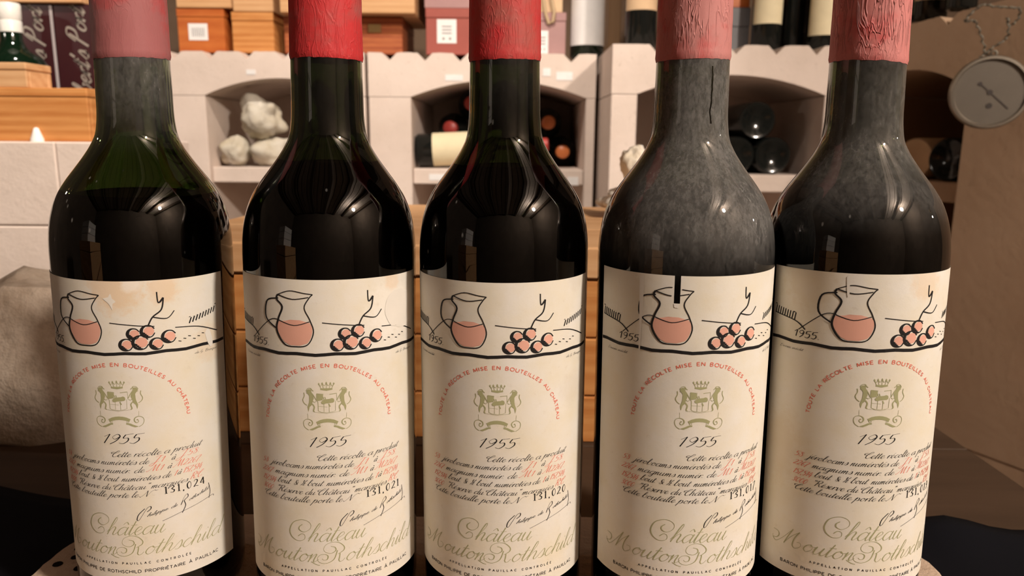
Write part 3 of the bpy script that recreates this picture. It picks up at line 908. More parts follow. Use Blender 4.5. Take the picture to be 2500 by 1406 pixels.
def bg_bottle(label, base, direction=(0, 0, 1), glass='dkglass', cap='redcap', lab=None, lab_z=(.03, .15), r=.0375, spin=0.0, group=None, name='wine_bottle', cap_z=.232):
    d = Vector(direction).normalized()
    q = Vector((0, 0, 1)).rotation_difference(d)
    t = thing(name, label, 'bottle', base, (0, 0, 0), group)
    t.rotation_euler = q.to_euler()
    p = bordeaux(r)
    MB().lathe(p, 36).obj('body', M[glass], t, 50)
    cp = [(rr + .0004, z) for rr, z in p if z >= cap_z]
    cp = [(cp[0][0] - .0004, cp[0][1] - .0003)] + cp[:-1] + [(0, .3006)]
    MB().lathe(cp, 28).obj('capsule', M[cap], t, 50)
    if lab:
        mb = MB()
        nn = 22
        for k in range(nn + 1):
            a = spin + math.radians(-78 + 156 * k / nn)
            for z in lab_z:
                mb.v.append(((r + .0004) * math.sin(a), -(r + .0004) * math.cos(a), z))
        mb.f = [(2 * k, 2 * k + 2, 2 * k + 3, 2 * k + 1) for k in range(nn)]
        mb.obj('paper_label', M[lab], t, 180)
    return t


def stand_bottle(label, pxl, pxr, Y, zbase, r=None, **kw):
    xa, xb = at(pxl, 60, Y)[0], at(pxr, 60, Y)[0]
    return bg_bottle(label, ((xa + xb) / 2, Y, zbase), r=r or (xb - xa) / 2, **kw)


YT = 1.80
def zat(py, Y, px=1250): return at(px, py, Y)[1]
stand_bottle('upright green bottle with a white label on top of the rack', 1393, 1476, YT, Z_TOP, glass='grnglass', cap='whitecap', lab='paper', lab_z=(.026, .17))
stand_bottle('upright dark bottle with a tan label on the projecting rack', 1526, 1602, 1.62, Z_TOP, lab='tanpaper', lab_z=(.074, .175))
stand_bottle('upright dark bottle with a cream label low on the projecting rack', 1836, 1906, 1.62, Z_TOP, lab='cream', lab_z=(.050, .17), cap='orangecap')
stand_bottle('unlabelled upright dark bottle between two labelled ones on the projecting rack', 1908, 1970, 1.66, Z_TOP)
stand_bottle('upright dark bottle with a low cream label beside the red capsule of the last bottle', 1972, 2046, 1.60, Z_TOP, lab='cream', lab_z=(.026, .17), cap='whitecap')
stand_bottle('dark bottle with a beige label on the angled rack at the right', 2222, 2304, 1.50, .436, lab='tanpaper', lab_z=(.036, .17))
stand_bottle('plain dark bottle on the angled rack near the hanging dial', 2306, 2376, 1.42, .446)

# bottles lying in the arches
YC = 1.86
bg_bottle('bottle with a cream label lying crosswise in the arch', (-.2185, 1.765, Z_SH1 + .0395), (1, .02, .05), lab='cream', lab_z=(.036, .175), spin=math.radians(0))
G2 = 'red-capped bottles lying in the arch'
for lab_, x_, z_, c_ in (('topmost red-capped bottle in the arch, left of the third bottle neck', -.100, .2950, 'redcap'),
                         ('red-capped bottle just above the cream-labelled one in the arch', -.150, .2385, 'redcap'),
                         ('orange-capped bottle halfway up the right of the arch', .083, .2525, 'orangecap'),
                         ('orange-capped bottle at the lower right of the arch', .118, Z_SH1 + .0378, 'orangecap'),
                         ('dark-capped bottle lying low in the middle of the arch', .010, Z_SH1 + .0385, 'redcap')):
    bg_bottle(lab_, (x_, YC + .27, z_), (0, -1, 0), cap=c_, group=G2)
bg_bottle('bottle in a pale wrapper lying in the arch between the red and orange caps', (-.012, 2.13, Z_SH1 + .1170), (.10, -1, .0), glass='tissue', cap='whitecap')
G3 = 'dark bottles lying base outward in the arch'
for lab_, px_, py_ in (('upper bottle base in the arch, glinting at its middle', 1848, 312), ('lower left bottle base in the arch, beside the fourth bottle', 1798, 386), ('lower right bottle base in the arch, nearest the last bottle', 1886, 386)):
    xx, zz = at(px_, py_, 1.575)
    zz = Z_SH1 + .0378 if py_ > 350 else Z_SH1 + .0378 + .0700
    bg_bottle(lab_, (xx, 1.575, zz), (0, 1, 0), group=G3)


p4 = bt4 @ Vector((.193, .035, Z_SH1 + .0378))
bg_bottle('dark bottle end in the angled rack, under the hanging dial', p4, bt4.to_3x3() @ Vector((0, 1, 0)))
p5 = bt4 @ Vector((.112, .06, Z_SH1 + .0378))
bg_bottle('bottle with a tan label lying in the angled rack beside the dark end', p5, bt4.to_3x3() @ Vector((0, 1, 0)), glass='tanpaper')


def box_px(mb, x0, x1, y0, y1, Y, depth, b=.0015):
    """front face through the measured corners at distance Y"""
    xa = at(x0, (y0 + y1) / 2, Y)[0]
    xb = at(x1, (y0 + y1) / 2, Y)[0]
    zt, zb = at((x0 + x1) / 2, y0, Y)[1], at((x0 + x1) / 2, y1, Y)[1]
    return xa, xb, zb, zt


def crate(name, label, cat, x0, x1, y0, y1, Y, depth, mat, zb=None, lid=None, lid_mat=None, group=None, zt=None):
    xa, xb, b_, t_ = box_px(None, x0, x1, y0, y1, Y, depth)
    zb = b_ if zb is None else zb
    zt = t_ if zt is None else zt
    t = thing(name, label, cat, ((xa + xb) / 2, Y, zb), (0, 0, 0), group)
    w, h = (xb - xa) / 2, zt - zb
    hl = lid or .018
    bw = .008
    MB().box(-w, w, 0, bw, 0, h - hl - .0008, .001).obj('front_panel', mat, t)
    MB().box(-w, w, depth - bw, depth, 0, h - hl - .0008, .001).obj('back_panel', mat, t)
    for s in (-1, 1):
        MB().box(min(s * w, s * (w - bw)), max(s * w, s * (w - bw)), bw + .0003, depth - bw - .0003, 0, h - hl - .0008, .001).obj('side_panel', mat, t)
    MB().box(-w + bw, w - bw, bw, depth - bw, .001, .006).obj('bottom_panel', mat, t)
    MB().box(-w - .0008, w + .0008, -.0008, depth + .0008, h - hl, h, .0012).obj('lid', lid_mat or mat, t)
    return t, w, h


def sticker(t, x0, x1, z0, z1, y=-.0006, mat=None, bars=0, rows=0):
    s = MB().box(x0, x1, y - .0003, y + .0004, z0, z1).obj('paper_label', mat or M['paper'], t)
    if bars:
        mb = MB()
        for k in range(bars):
            u = x0 + (x1 - x0) * (.2 + .6 * k / (bars - 1))
            mb.box(u - .0007, u + .0007, y - .0006, y - .0002, z0 + (z1 - z0) * .22, z1 - (z1 - z0) * .25)
        mb.obj('barcode', M['barink'], s)
    if rows:
        mb = MB()
        for k in range(rows):
            zz = z1 - (z1 - z0) * (.3 + .14 * k)
            mb.box(x0 + (x1 - x0) * .25, x1 - (x1 - x0) * .25, y - .0006, y - .0002, zz - .0012, zz + .0012)
        for u in (.28, .62):
            mb.box(x0 + (x1 - x0) * u, x0 + (x1 - x0) * (u + .1), y - .0006, y - .0002, z0 + (z1 - z0) * .14, z0 + (z1 - z0) * .24)
        mb.obj('print', M['barink'], s)
    return s


t, w, h = crate('wooden_box', 'orange-brown wooden box with a white barcode sticker on the rack', 'box', 434, 548, 20, 127, 1.74, .20, M['orangebox'], zb=Z_TOP)
sticker(t, -.0275 + .0, .0145, .026, .061, bars=7)
crate('wooden_box', 'pine box with a knot standing right of the orange-brown box', 'box', 567, 668, 29, 127, 1.74, .20, M['pine'], zb=Z_TOP)
zz_a = at(500, 20, 1.74)[1]
crate('wooden_box', 'pale pine box lying on the orange-brown box', 'box', 428, 562, -60, 20, 1.735, .22, M['pinelight'], zb=zz_a + .0002)
zz_b = at(618, 29, 1.74)[1]
crate('wooden_box', 'pale pine box lying on the knotted pine box', 'box', 567, 666, -60, 29, 1.737, .22, M['pinelight'], zb=zz_b + .0002)
t, w, h = crate('wooden_box', 'reddish-brown wooden box with a metal clasp, beside the second capsule', 'box', 694, 982, 40, 127, 1.745, .20, M['redwood'], zb=Z_TOP)
MB().box(w - .075, w - .046, -.004, 0, h - .034, h - .016, .001).obj('clasp', M['brass'], t)
zz_c = at(850, 40, 1.745)[1]
crate('wooden_box', 'wide pale pine box overhanging the reddish-brown box', 'box', 682, 1012, -50, 26, 1.70, .24, M['pinelight'], zb=zz_c + .0002)
t, w, h = crate('carton', 'maroon carton with a white printed label on the rack', 'carton', 1040, 1152, 20, 127, 1.74, .20, M['maroon'], zb=Z_TOP, lid=.02)
sticker(t, -.026, .0165, .024, .074, rows=3)
zz_d = at(1096, 20, 1.74)[1]
crate('carton', 'maroon carton lying on the one with the white label', 'carton', 1036, 1152, -60, 18, 1.74, .20, M['mauve'], zb=zz_d + .0002)
t, w, h = crate('carton', 'mauve carton with a narrow white label, right of the third capsule', 'carton', 1236, 1381, 30, 127, 1.74, .20, M['mauve'], zb=Z_TOP)
sticker(t, w - .062, w - .038, .004, .052, rows=3)
zz_e = at(1310, 30, 1.74)[1]
t, w, h = crate('carrier_box', 'tan box with a rope handle on the mauve carton', 'box', 1240, 1374, -70, 30, 1.742, .18, M['tanpaper'], zb=zz_e + .0002)
mb = MB()
mb.tube([(w - .045, -.004, .075), (w - .042, -.006, .03), (w - .036, -.008, -.006), (w - .03, -.008, -.024), (w - .020, -.008, -.020), (w - .018, -.007, 0), (w - .026, -.006, .035), (w - .034, -.004, .075)], .0042, 8)
mb.obj('rope_handle', M['rope'], t, 60)
bd = MB().box(at(1474, 60, 1.9)[0], at(1512, 60, 1.9)[0], 1.90, 1.93, Z_TOP, 1.0, .002).obj('upright_board', M['darkboard'])
tag(bd, 'dark brown upright board behind the bottles on the rack', 'board')
bd2 = MB().box(at(1484, 60, 1.70)[0], at(1516, 60, 1.70)[0], 1.70, 1.72, Z_TOP, .75, .002).obj('upright_board', M['darkboard'])
tag(bd2, 'narrow brown board standing left of the tan-labelled bottle', 'board')
t, w, h = crate('carton', 'grey carton with a dark seam right of the fourth capsule', 'carton', 1760, 1830, 18, 110, 1.66, .18, M['greybox'], zb=Z_TOP, lid=.038)
zz_f = at(1795, 18, 1.66)[1]
crate('wooden_box', 'small orange wooden box on the grey carton', 'box', 1762, 1832, -40, 18, 1.66, .18, M['orangebox'], zb=zz_f + .0002)

# left: pine boxes, port bottle and two dark cartons on the ledge
t, w, h = crate('wooden_box', 'long pine box with a white wax blob on the ledge at the left', 'box', -150, 216, 214, 345, 1.115, .13, M['pine'], zb=.205, lid=.012)
mb = MB(); mb.lathe([(0, .020), (.003, .019), (.0055, .012), (.0085, .004), (.009, 0)], 16)
xw = at(90, 340, 1.11)[0] - t.location.x
mb.obj('wax_blob', M['wax'], t, 60, (xw, -.004, .0))
zz_g = at(30, 214, 1.115)[1]
crate('wooden_box', 'small pale pine box on the long pine box at the far left', 'box', -60, 64, 152, 214, 1.117, .06, M['pinelight'], zb=zz_g + .0002, lid=.010)
xbt = at(24, 100, 1.29)[0]
pb = thing('port_bottle', 'dark green bottle with a white stopper capsule behind the pine box', 'bottle', (xbt, 1.296, .205))
prof = [(0, .006), (.03, .001), (.042, 0), (.046, .004), (.046, .118), (.045, .128), (.039, .136), (.027, .142), (.0195, .150), (.0160, .160), (.0152, .180), (.0150, .197), (0, .197)]
MB().lathe(prof, 40).obj('body', M['grnglass'], pb, 50)
MB().lathe([(.0156, .173), (.0166, .173), (.0170, .190), (.0160, .1915), (.0172, .194), (.0176, .216), (.0160, .2185), (0, .219)], 32).obj('capsule', M['whitecap'], pb, 45)
mb = MB()
for k in range(21):
    a = math.radians(-20 + 100 * k / 20)
    for z in (.012, .072):
        mb.v.append((.0464 * math.sin(a), -.0464 * math.cos(a), z))
mb.f = [(2 * k, 2 * k + 2, 2 * k + 3, 2 * k + 1) for k in range(20)]
mb.obj('paper_label', M['whitecap'], pb, 180)

for k, (p0, p1, lab_, ) in enumerate(((30, 137, 'dark carton with pale script lettering standing behind the white-stoppered bottle'), (139, 236, 'dark carton with pale script lettering standing next to the first bottle neck'))):
    Yc = 1.345 + .002 * k
    xa, xb = at(p0, 130, Yc)[0], at(p1, 130, Yc)[0]
    zt = at(130, 9, Yc)[1]
    t = thing('bottle_carton', lab_, 'carton', ((xa + xb) / 2, Yc, .205), (0, 0, 0), 'dark lettered cartons on the ledge')
    w, h = (xb - xa) / 2, zt - .205
    MB().box(-w, w, 0, .060, 0, h, .0012).obj('body', M['darkcarton'], t)
    if k == 0:
        MB().box(w - .004, w + .0005, -.0008, .0, .02, h - .003).obj('foil_edge', M['cardedge'], t)
    mb = MB()
    # script running upwards along the front
    base_x = .020
    write(mb, "Robert's Port", 0.036, h - .008, 0, .0150, .0022, .0042, lambda s_, z_: (base_x - z_, -.0006, s_ + .03 * 0 + .0), 0.35, GL, 5)
    mb.f = [f[::-1] for f in mb.f]
    mb.v = [(v[0], v[1], max(v[2], .001)) for v in mb.v]
    mb.obj('script_lettering', M['cardprint'], t)
pl = MB().box(at(-120, 4, 1.38)[0], at(232, 4, 1.38)[0], 1.335, 1.41, zt + .0002, zt + .016, .001).obj('pine_board', M['pinelight'])
tag(pl, 'pale pine board laid across the two dark cartons', 'board')

# ------------------------------------------------------------------ hanging dial
dx_, dz_ = at(2415, 226, 1.175)
dl = thing('wall_dial', 'round worn metal dial with a single hand hanging from a chain at the right', 'dial', (dx_, 1.175, dz_), (0, 0, math.radians(-22)))
R_ = .0535
rot = (math.radians(90), 0, 0)
MB().lathe([(0, -.010), (R_ * .96, -.010), (R_, -.006), (R_, .006), (R_ * .97, .010), (R_ * .90, .0102), (R_ * .88, .0065), (R_ * .87, .0050)], 56).obj('case', M['steel'], dl, 40, None, rot)
MB().lathe([(R_ * .875, .0052), (0, .0054)], 56).obj('face', M['dialface'], dl, 180, None, rot)
mb = MB()
ribbon(mb, [(-.013, .012), (0, 0), (.026, -.024)], .0016, .0016, lambda a, b: (a, -.0062, b), curve=False)
blob(mb, [(-.004 + .004 * math.cos(a * .785) + .004, .004 * math.sin(a * .785)) for a in range(8)], lambda a, b: (a, -.0063, b))
blob(mb, [(-.014 + .003 * math.cos(a * .785), .0125 + .003 * math.sin(a * .785)) for a in range(8)], lambda a, b: (a, -.0063, b))
mb.obj('hand', M['dialink'], dl)
mb = MB()
blob(mb, [(.001 + .0042 * math.cos(a * .785), -.0195 + .0042 * math.sin(a * .785)) for a in range(8)], lambda a, b: (a, -.0061, b))
mb.obj('mark', M['dialink'], dl)
MB().lathe([(.003, -.004), (.005, -.003), (.005, .003), (.003, .004)], 16).obj('ring', M['chain'], dl, 60, (0, .002, R_ + .003), (math.radians(90), 0, 0))
ch = []
for px_, py_ in ((2392, 140), (2404, 128), (2398, 95), (2385, 60), (2376, 50), (2356, 52), (2374, 30), (2400, 12), (2430, 16), (2462, 18), (2490, 22), (2484, 48), (2464, 62), (2460, 44), (2462, 80), (2452, 98), (2430, 112), (2410, 128), (2412, 140)):
    X_, Z_ = at(px_, py_, 1.185)
    ch.append((X_, Z_))
q = catmull(ch, 6)
mbc = MB()
mbc.tube([(a, 1.185 + .003 * math.sin(i * 1.9), b) for i, (a, b) in enumerate(q)], [.0011 + .0009 * (i % 2) for i in range(len(q))], 6)
co = mbc.obj('chain', M['chain'], None, 60)
co.parent = dl
co.matrix_parent_inverse = (Matrix.Translation(dl.location) @ dl.rotation_euler.to_matrix().to_4x4()).inverted()

# ------------------------------------------------------------------ the five old bottles
RB = .0375
PROF = [(.0142, .300), (.0149, .2496), (.0152, .230), (.0153, .225), (.0157, .220), (.0166, .215), (.0187, .2104), (.0218, .2055), (.0255, .2004), (.0291, .1955), (.0322, .1905), (.0344, .1855),
        (.0359, .1803), (.0368, .1753), (.0373, .1703), (.0375, .165)][::-1]


def smooth_prof(p, n=4):
    return [(a, b) for a, b in catmull(p, n)]


SP = smooth_prof(PROF)
OUT = [(0, .020), (.014, .019), (.024, .008), (.029, .0015), (.0325, 0), (.0355, .0015), (.0372, .006), (.0375, .012), (.0375, .06), (.0375, .11)] + SP + [(0, .300)]
TH = .0030
INN = [(0, .026), (.015, .0245), (.026, .0125), (.0315, .008), (.0338, .010), (.0345, .016), (.0345, .06), (.0345, .11)]
for i, (r, z) in enumerate(SP):
    a, b = SP[max(0, i - 1)], SP[min(len(SP) - 1, i + 1)]
    tr, tz = b[0] - a[0], b[1] - a[1]
    l = math.hypot(tr, tz)
    INN.append((r - TH * tz / l, z + TH * tr / l))
INN = [p for i, p in enumerate(INN) if p[1] <= .296] + [(0, .296)]
_g = MB()
_g.lathe(OUT, 96)
_g.lathe(INN, 96, flip=True)
GLASS_ME = None

LW, LZ0, LZ1 = 48.5, 22.5, 158.5      # label half width, bottom and top in mm
RL = .03772
RPRINT = .03780


def on_label(r):
    return lambda s_, z_: (r * math.sin(s_ / 37.6), -r * math.cos(s_ / 37.6), z_ / 1000.0)


ML = on_label(RPRINT)
ML2 = on_label(RPRINT + .00004)


def label_mesh(mat, notch=None):
    ss = [-LW + 2 * LW * k / 72 for k in range(73)]
    zs = [LZ0 + (LZ1 - LZ0) * k / 20 for k in range(21)]
    if notch:
        ss = sorted(ss + [notch[0], notch[1]])
        zs = sorted(zs + [notch[2]])
    mb = MB()
    mb.uv = []
    for r in (RL, RL - .0001):
        f = on_label(r)
        for z in zs:
            for s_ in ss:
                mb.v.append(f(s_, z)); mb.uv.append((s_, z))
    n, m_ = len(ss), len(zs)
    o = n * m_
    for j in range(m_ - 1):
        for i in range(n - 1):
            if notch and notch[0] - .01 <= ss[i] and ss[i + 1] <= notch[1] + .01 and zs[j] >= notch[2] - .01:
                continue
            a = j * n + i
            mb.f.append((a, a + 1, a + n + 1, a + n))
            mb.f.append((o + a, o + a + n, o + a + n + 1, o + a + 1))
    for i in range(n - 1):
        mb.f.append((i, o + i, o + i + 1, i + 1))
    for j in range(m_ - 1):
        a = j * n
        mb.f.append((a, a + n, o + a + n, o + a))
        a = j * n + n - 1
        mb.f.append((a, o + a, o + a + n, a + n))
    return mb.mesh('label', mat, 60)


def sketch(skip=None):
    """plain pen sketch of a jug and fruit: black lines, pink wash"""
    k, p = MB(), MB()
    def r(pts, w0=.35, w1=.75, curve=True): ribbon(k, pts, w0, w1, ML2, 5, skip, curve)
    for s0 in range(-48, 48, 4):
        ribbon(k, [(s0, 127.7 + .25 * math.sin(s0 * .4)), (s0 + 4.05, 127.7 + .25 * math.sin((s0 + 4) * .4))], 1.35, 1.35, ML2, 4, skip, False)
    # table edge and ground strokes
    r([(-34, 133), (-24, 141), (-19, 141.5)]); r([(-1, 141), (10, 139.6), (16, 139.0)]); r([(24, 137.6), (34, 136.4), (44, 132.5)])
    for q_ in range(9):
        r([(-46 + q_ * 1.3, 141.5 - .2 * q_), (-46.6 + q_ * 1.3, 138.2 - .2 * q_)], .3, .5)
    r([(-47, 142), (-36, 140)]); r([(-47, 138.2), (-36, 136.6), (-31, 133.4)])
    for q_ in range(9):
        r([(31 + q_ * 1.5, 141 + .35 * q_), (30 + q_ * 1.5, 138.5 + .35 * q_)], .35, .6)
    r([(30, 141.2), (44, 144.8)], .3, .5)
    # jug
    r([(-19.5, 152), (-20.0, 150), (-17.5, 147), (-19.5, 142), (-20.5, 137), (-17, 131.6), (-12, 130.8), (-7, 131.8), (-4.5, 137), (-5.8, 142), (-8, 147), (-6, 151), (-4.5, 152.6)], .45, .85)
    r([(-19.5, 152), (-14, 153.8), (-8, 153.0), (-4.5, 152.6)]); r([(-19.5, 152), (-13, 150.4), (-6.2, 151.4)], .4, .7)
    r([(-19.2, 150.5), (-25, 149), (-26, 142), (-21, 138)], .5, .8)
    blob(p, [(-19.4, 141), (-20.0, 137), (-16.5, 132), (-12, 131.2), (-7.3, 132.2), (-5.0, 137), (-6.2, 141), (-12.5, 142)], ML, True, 4, skip)
    r([(-19.2, 141.3), (-12.5, 139.6), (-6, 141.4)], .35, .6)
    # fruit
    for cx_, cz_, ra in ((5, 131.6, 2.5), (10.5, 132.4, 3.0), (16.6, 131.4, 2.5), (8, 136.2, 2.3), (13.5, 137.0, 2.6), (21.5, 134.0, 2.7)):
        blob(p, [(cx_ + .3 + ra * .8 * math.cos(a * .9), cz_ + ra * .75 * math.sin(a * .9)) for a in range(7)], ML, True, 3, skip)
        r([(cx_ + ra * math.cos(a * .7 + .4), cz_ + ra * math.sin(a * .7 + .4)) for a in range(9)], .45, 1.3)
        for q_ in range(4):
            r([(cx_ - ra * (.92 - .16 * q_), cz_ - ra * (.10 + .22 * q_)), (cx_ - ra * (.45 - .22 * q_), cz_ - ra * (.30 + .20 * q_))], .35, .7)
    r([(13.6, 139.4), (15.5, 143), (19, 146), (20, 151)], .6, 1.2); r([(15.5, 143), (21, 142), (24, 145)], .4, .9)
    r([(20, 151), (18, 149), (17.6, 153.6)], .5, .9); r([(10.4, 135.2), (11.2, 137)], .4, .8)
    for q_ in range(6):
        r([(25 + q_ * 2.1, 131.5 + (q_ % 3) * .8), (26.2 + q_ * 2.1, 131.2 + (q_ % 3) * .8)], .3, .5)
    # handwritten date
    write(k, '1955.', -36, -24.5, 130.0, 1.7, .22, .42, ML2, .1)
    return k, p


def crest():
    mb = MB()
    def c(x, y): return ((x - 735) / 58.5, 116.5 - (y - 138) / 56.5)
    def r(pts, w0=.14, w1=.26, mir=False, curve=True):
        ribbon(mb, [c(*p) for p in pts], w0, w1, ML, 4, None, curve)
        if mir: ribbon(mb, [c(1470 - x_, y_) for x_, y_ in pts], w0, w1, ML, 4, None, curve)
    def f(pts, mir=False, curve=False):
        blob(mb, [c(*p) for p in pts], ML, curve)
        if mir: blob(mb, [c(1470 - x_, y_) for x_, y_ in pts], ML, curve)
    # crown
    f([(590, 345), (600, 310), (735, 330), (870, 310), (880, 345), (735, 372)])
    for x_ in (560, 640, 735, 830, 910):
        k = (x_ - 735) / 175
        r([(735 + 120 * k, 325), (735 + 175 * k, 190 + abs(k) * 20)], .2, .3)
        f([(735 + 175 * k - 22, 185 + abs(k) * 20), (735 + 175 * k, 150 + abs(k) * 20), (735 + 175 * k + 22, 185 + abs(k) * 20), (735 + 175 * k, 215 + abs(k) * 20)])
    r([(560, 200), (600, 260), (640, 200), (690, 250), (735, 190), (780, 250), (830, 200), (870, 260), (910, 200)], .16, .24)
    # supporters
    f([(300, 330), (370, 335), (385, 420), (440, 540), (400, 640), (385, 720), (330, 760), (300, 880), (270, 780), (320, 640), (325, 480), (250, 400)], True)
    r([(250, 380), (290, 320), (360, 310), (390, 350), (430, 380)], .22, .4, True); r([(390, 430), (450, 520), (490, 600)], .2, .36, True)
    r([(400, 620), (450, 650), (485, 620)], .2, .3, True); r([(390, 690), (440, 760), (420, 860), (450, 880)], .3, .55, True)
    r([(195, 420), (205, 500), (165, 600), (200, 680), (265, 725)], .2, .34, True)
    for k in range(4):
        r([(270 - 5 * k, 360 + 22 * k), (300, 380 + 22 * k)], .18, .24, True)
    # shield
    r([(500, 445), (500, 610), (530, 640), (535, 860), (600, 890), (735, 905), (870, 890), (935, 860), (940, 640), (970, 610), (970, 445)], .14, .24, False, False)
    r([(500, 440), (660, 455)], .25, .25); r([(800, 460), (970, 440)], .25, .25)
    f([(505, 450), (655, 460), (650, 560), (620, 610), (510, 615)])
    f([(600, 640), (680, 580), (760, 600), (840, 555), (900, 570), (910, 640), (860, 670), (760, 660), (700, 690), (620, 690)], False, True)
    for x_ in (640, 680, 720): r([(x_ - 25, 520), (x_, 600)], .2, .3)
    r([(670, 690), (668, 885)], .12, .16); r([(790, 680), (792, 890)], .12, .16); r([(535, 750), (750, 765)], .12, .16)
    r([(780, 690), (805, 740), (815, 760)], .3, .5)
    r([(440, 890), (600, 905), (735, 925), (870, 905), (1030, 890)], .08, .12)
    # ribbon
    def band(t0, t1):
        top = [(470, 1132), (560, 1085), (650, 1062), (735, 1055), (820, 1062), (910, 1085), (1000, 1132)]
        bot = [(505, 1195), (580, 1165), (655, 1148), (735, 1142), (815, 1148), (890, 1165), (965, 1195)]
        for a, b, c2, d in zip(top, top[1:], bot[1:], bot):
            nb = len(mb.v)
            mb.v += [ML(*c(*p)) for p in (d, c2, b, a)]
            mb.f.append((nb, nb + 1, nb + 2, nb + 3))
    band(0, 1)
    f([(580, 1225), (500, 1228), (400, 1280), (290, 1325), (380, 1338), (470, 1300), (520, 1270), (578, 1262)], True)
    r([(505, 1195), (530, 1215), (565, 1205), (555, 1180)], .16, .22, True)
    r([(290, 1330), (200, 1270), (165, 1170), (200, 1090), (290, 1065), (370, 1105), (385, 1170), (340, 1225), (290, 1195), (310, 1140), (330, 1160)], .24, .5, True)
    r([(272, 930), (280, 1050)], .08, .12, True)
    return mb


def printed():
    """the five print groups every label shares; returns name, material, mesh, note"""
    out_ = []
    a = MB()
    write_arc(a, 'TOUTE LA RÉCOLTE MISE EN BOUTEILLES AU CHÂTEAU', 0, 96.8, 26.9, 25.6, math.radians(-87), math.radians(87), 1.45, .30, ML)
    out_.append(('arched_lettering', 'redink', a))
    out_.append(('crest', 'oliveink', crest()))
    y = MB()
    write(y, '1955', -8.8, 7.2, 88.0, 2.5, .13, .52, ML, .55, GL, 6)
    SL = .62
    H = 1.30
    W0, W1 = .09, .30
    def w_(s_, x0, x1, z, mb=y): write(mb, s_, x0, x1, z, H, W0, W1, ML, SL)
    w_('Cette récolte a produit', -4.6, 32.2, 81.9)
    w_('jéroboams numérotés de', -26.2, 10.2, 78.2)
    w_('à', 19.2, 20.6, 78.4)
    w_('magnums numér. de', -24.4, 8.2, 74.4)
    w_('à', 17.4, 18.8, 74.7)
    w_('bout. & / bout. numérotées de', -23.2, 18.6, 70.6)
    w_('à', 21.2, 22.6, 71.0)
    w_('"Réserve du Château" marquées', -24.0, 25.2, 66.6)
    w_('Cette bouteille porte le N~', -31.4, 12.0, 63.0)
    # signature with its flourish
    write(y, 'hilippe', 8.2, 16.6, 53.4, .85, .10, .24, ML, .6, GL, 4, 55.4)
    write(y, 'de', 17.8, 20.4, 55.6, .85, .10, .24, ML, .6, GL, 4, 56.2)
    write(y, 'othschild', 25.4, 34.6, 57.2, .80, .10, .22, ML, .6, GL, 4, 59.6)
    ribbon(y, [(7.6, 57.4), (5.0, 54.8), (4.2, 52.4), (5.0, 52.2), (6.6, 54.6), (8.6, 57.6), (10.0, 58.2), (9.9, 57.0), (8.4, 55.8)], .16, .40, ML, 5)
    ribbon(y, [(23.0, 58.2), (22.0, 56.2), (23.6, 59.6), (25.0, 60.8), (25.2, 59.4), (23.6, 58.0), (24.0, 55.6), (22.4, 52.4)], .14, .36, ML, 5)
    ribbon(y, [(14.2, 50.5), (22, 52.9), (30, 54.7), (36.6, 56.2), (37.2, 55.4)], .12, .30, ML, 5)
    ribbon(y, [(14.2, 50.5), (22, 52.9), (30, 54.7), (36.6, 56.2)], .17, .17, ML, 5)
    ribbon(y, [(35.0, 62.6), (35.6, 58.4), (34.8, 55.2)], .14, .30, ML, 4)
    out_.append(('black_script', 'ink', y))
    r = MB()
    def red(s_, x0, x1, z): write(r, s_, x0, x1, z, H * 1.06, .10, .30, ML, SL)
    red('58', -32.4, -28.6, 78.0); red('2267', -32.6, -26.4, 74.0); red('157,514', -32.6, -24.6, 70.0); red('3000', -32.8, -26.4, 66.2)
    out_.append(('red_tally_script', 'redink', r))
    r = MB()
    red('J1', 11.6, 16.2, 78.4); red('J58.', 22.2, 31.6, 78.9); red('M1', 9.6, 15.6, 74.6); red('M2267.', 20.0, 31.8, 74.9)
    red('1', 19.6, 20.8, 70.8); red('157,514.', 23.4, 32.4, 71.2); red('R.C.', 26.4, 32.2, 67.2)
    out_.append(('red_range_script', 'redink', r))
    n = MB()
    C_ = [(-11.7, 52.8), (-13.1, 51.6), (-13.0, 50.1), (-10.9, 49.4), (-8.4, 51.0), (-8.0, 53.1), (-9.6, 54.6), (-12.4, 54.9), (-15.9, 53.2), (-17.6, 49.7), (-17.0, 47.0), (-14.8, 45.3), (-12.7, 45.2), (-10.9, 46.2), (-10.8, 48.0), (-12.2, 48.4), (-13.8, 47.2)]
    ribbon(n, C_, .17, .46, ML, 6)
    write(n, 'hâteau', -9.6, 14.6, 45.2, 3.9, .17, .46, ML, .42, GL, 6)
    for st in ([(-40.1, 40.5), (-37.6, 40.0), (-37.2, 38.4), (-38.4, 36.9), (-40.3, 36.5), (-40.4, 37.6)], [(-40.4, 36.4), (-38.6, 35.2), (-35.2, 38.2), (-30.4, 43.9)], [(-30.4, 43.9), (-32.7, 39.7), (-34.5, 35.9)],
               [(-34.0, 36.7), (-30.9, 40.5), (-27.4, 43.5)], [(-27.4, 43.5), (-29.6, 40.0), (-30.5, 36.6), (-29.3, 35.4), (-27.0, 36.9), (-27.0, 38.5), (-28.5, 38.6)]):
        ribbon(n, st, .17, .46, ML, 6)
    write(n, 'outon', -26.4, -5.6, 35.7, 3.7, .17, .46, ML, .42, GL, 6)
    ribbon(n, [(-8.2, 35.8), (-6.2, 34.6), (-4.6, 34.2)], .2, .4, ML, 4)
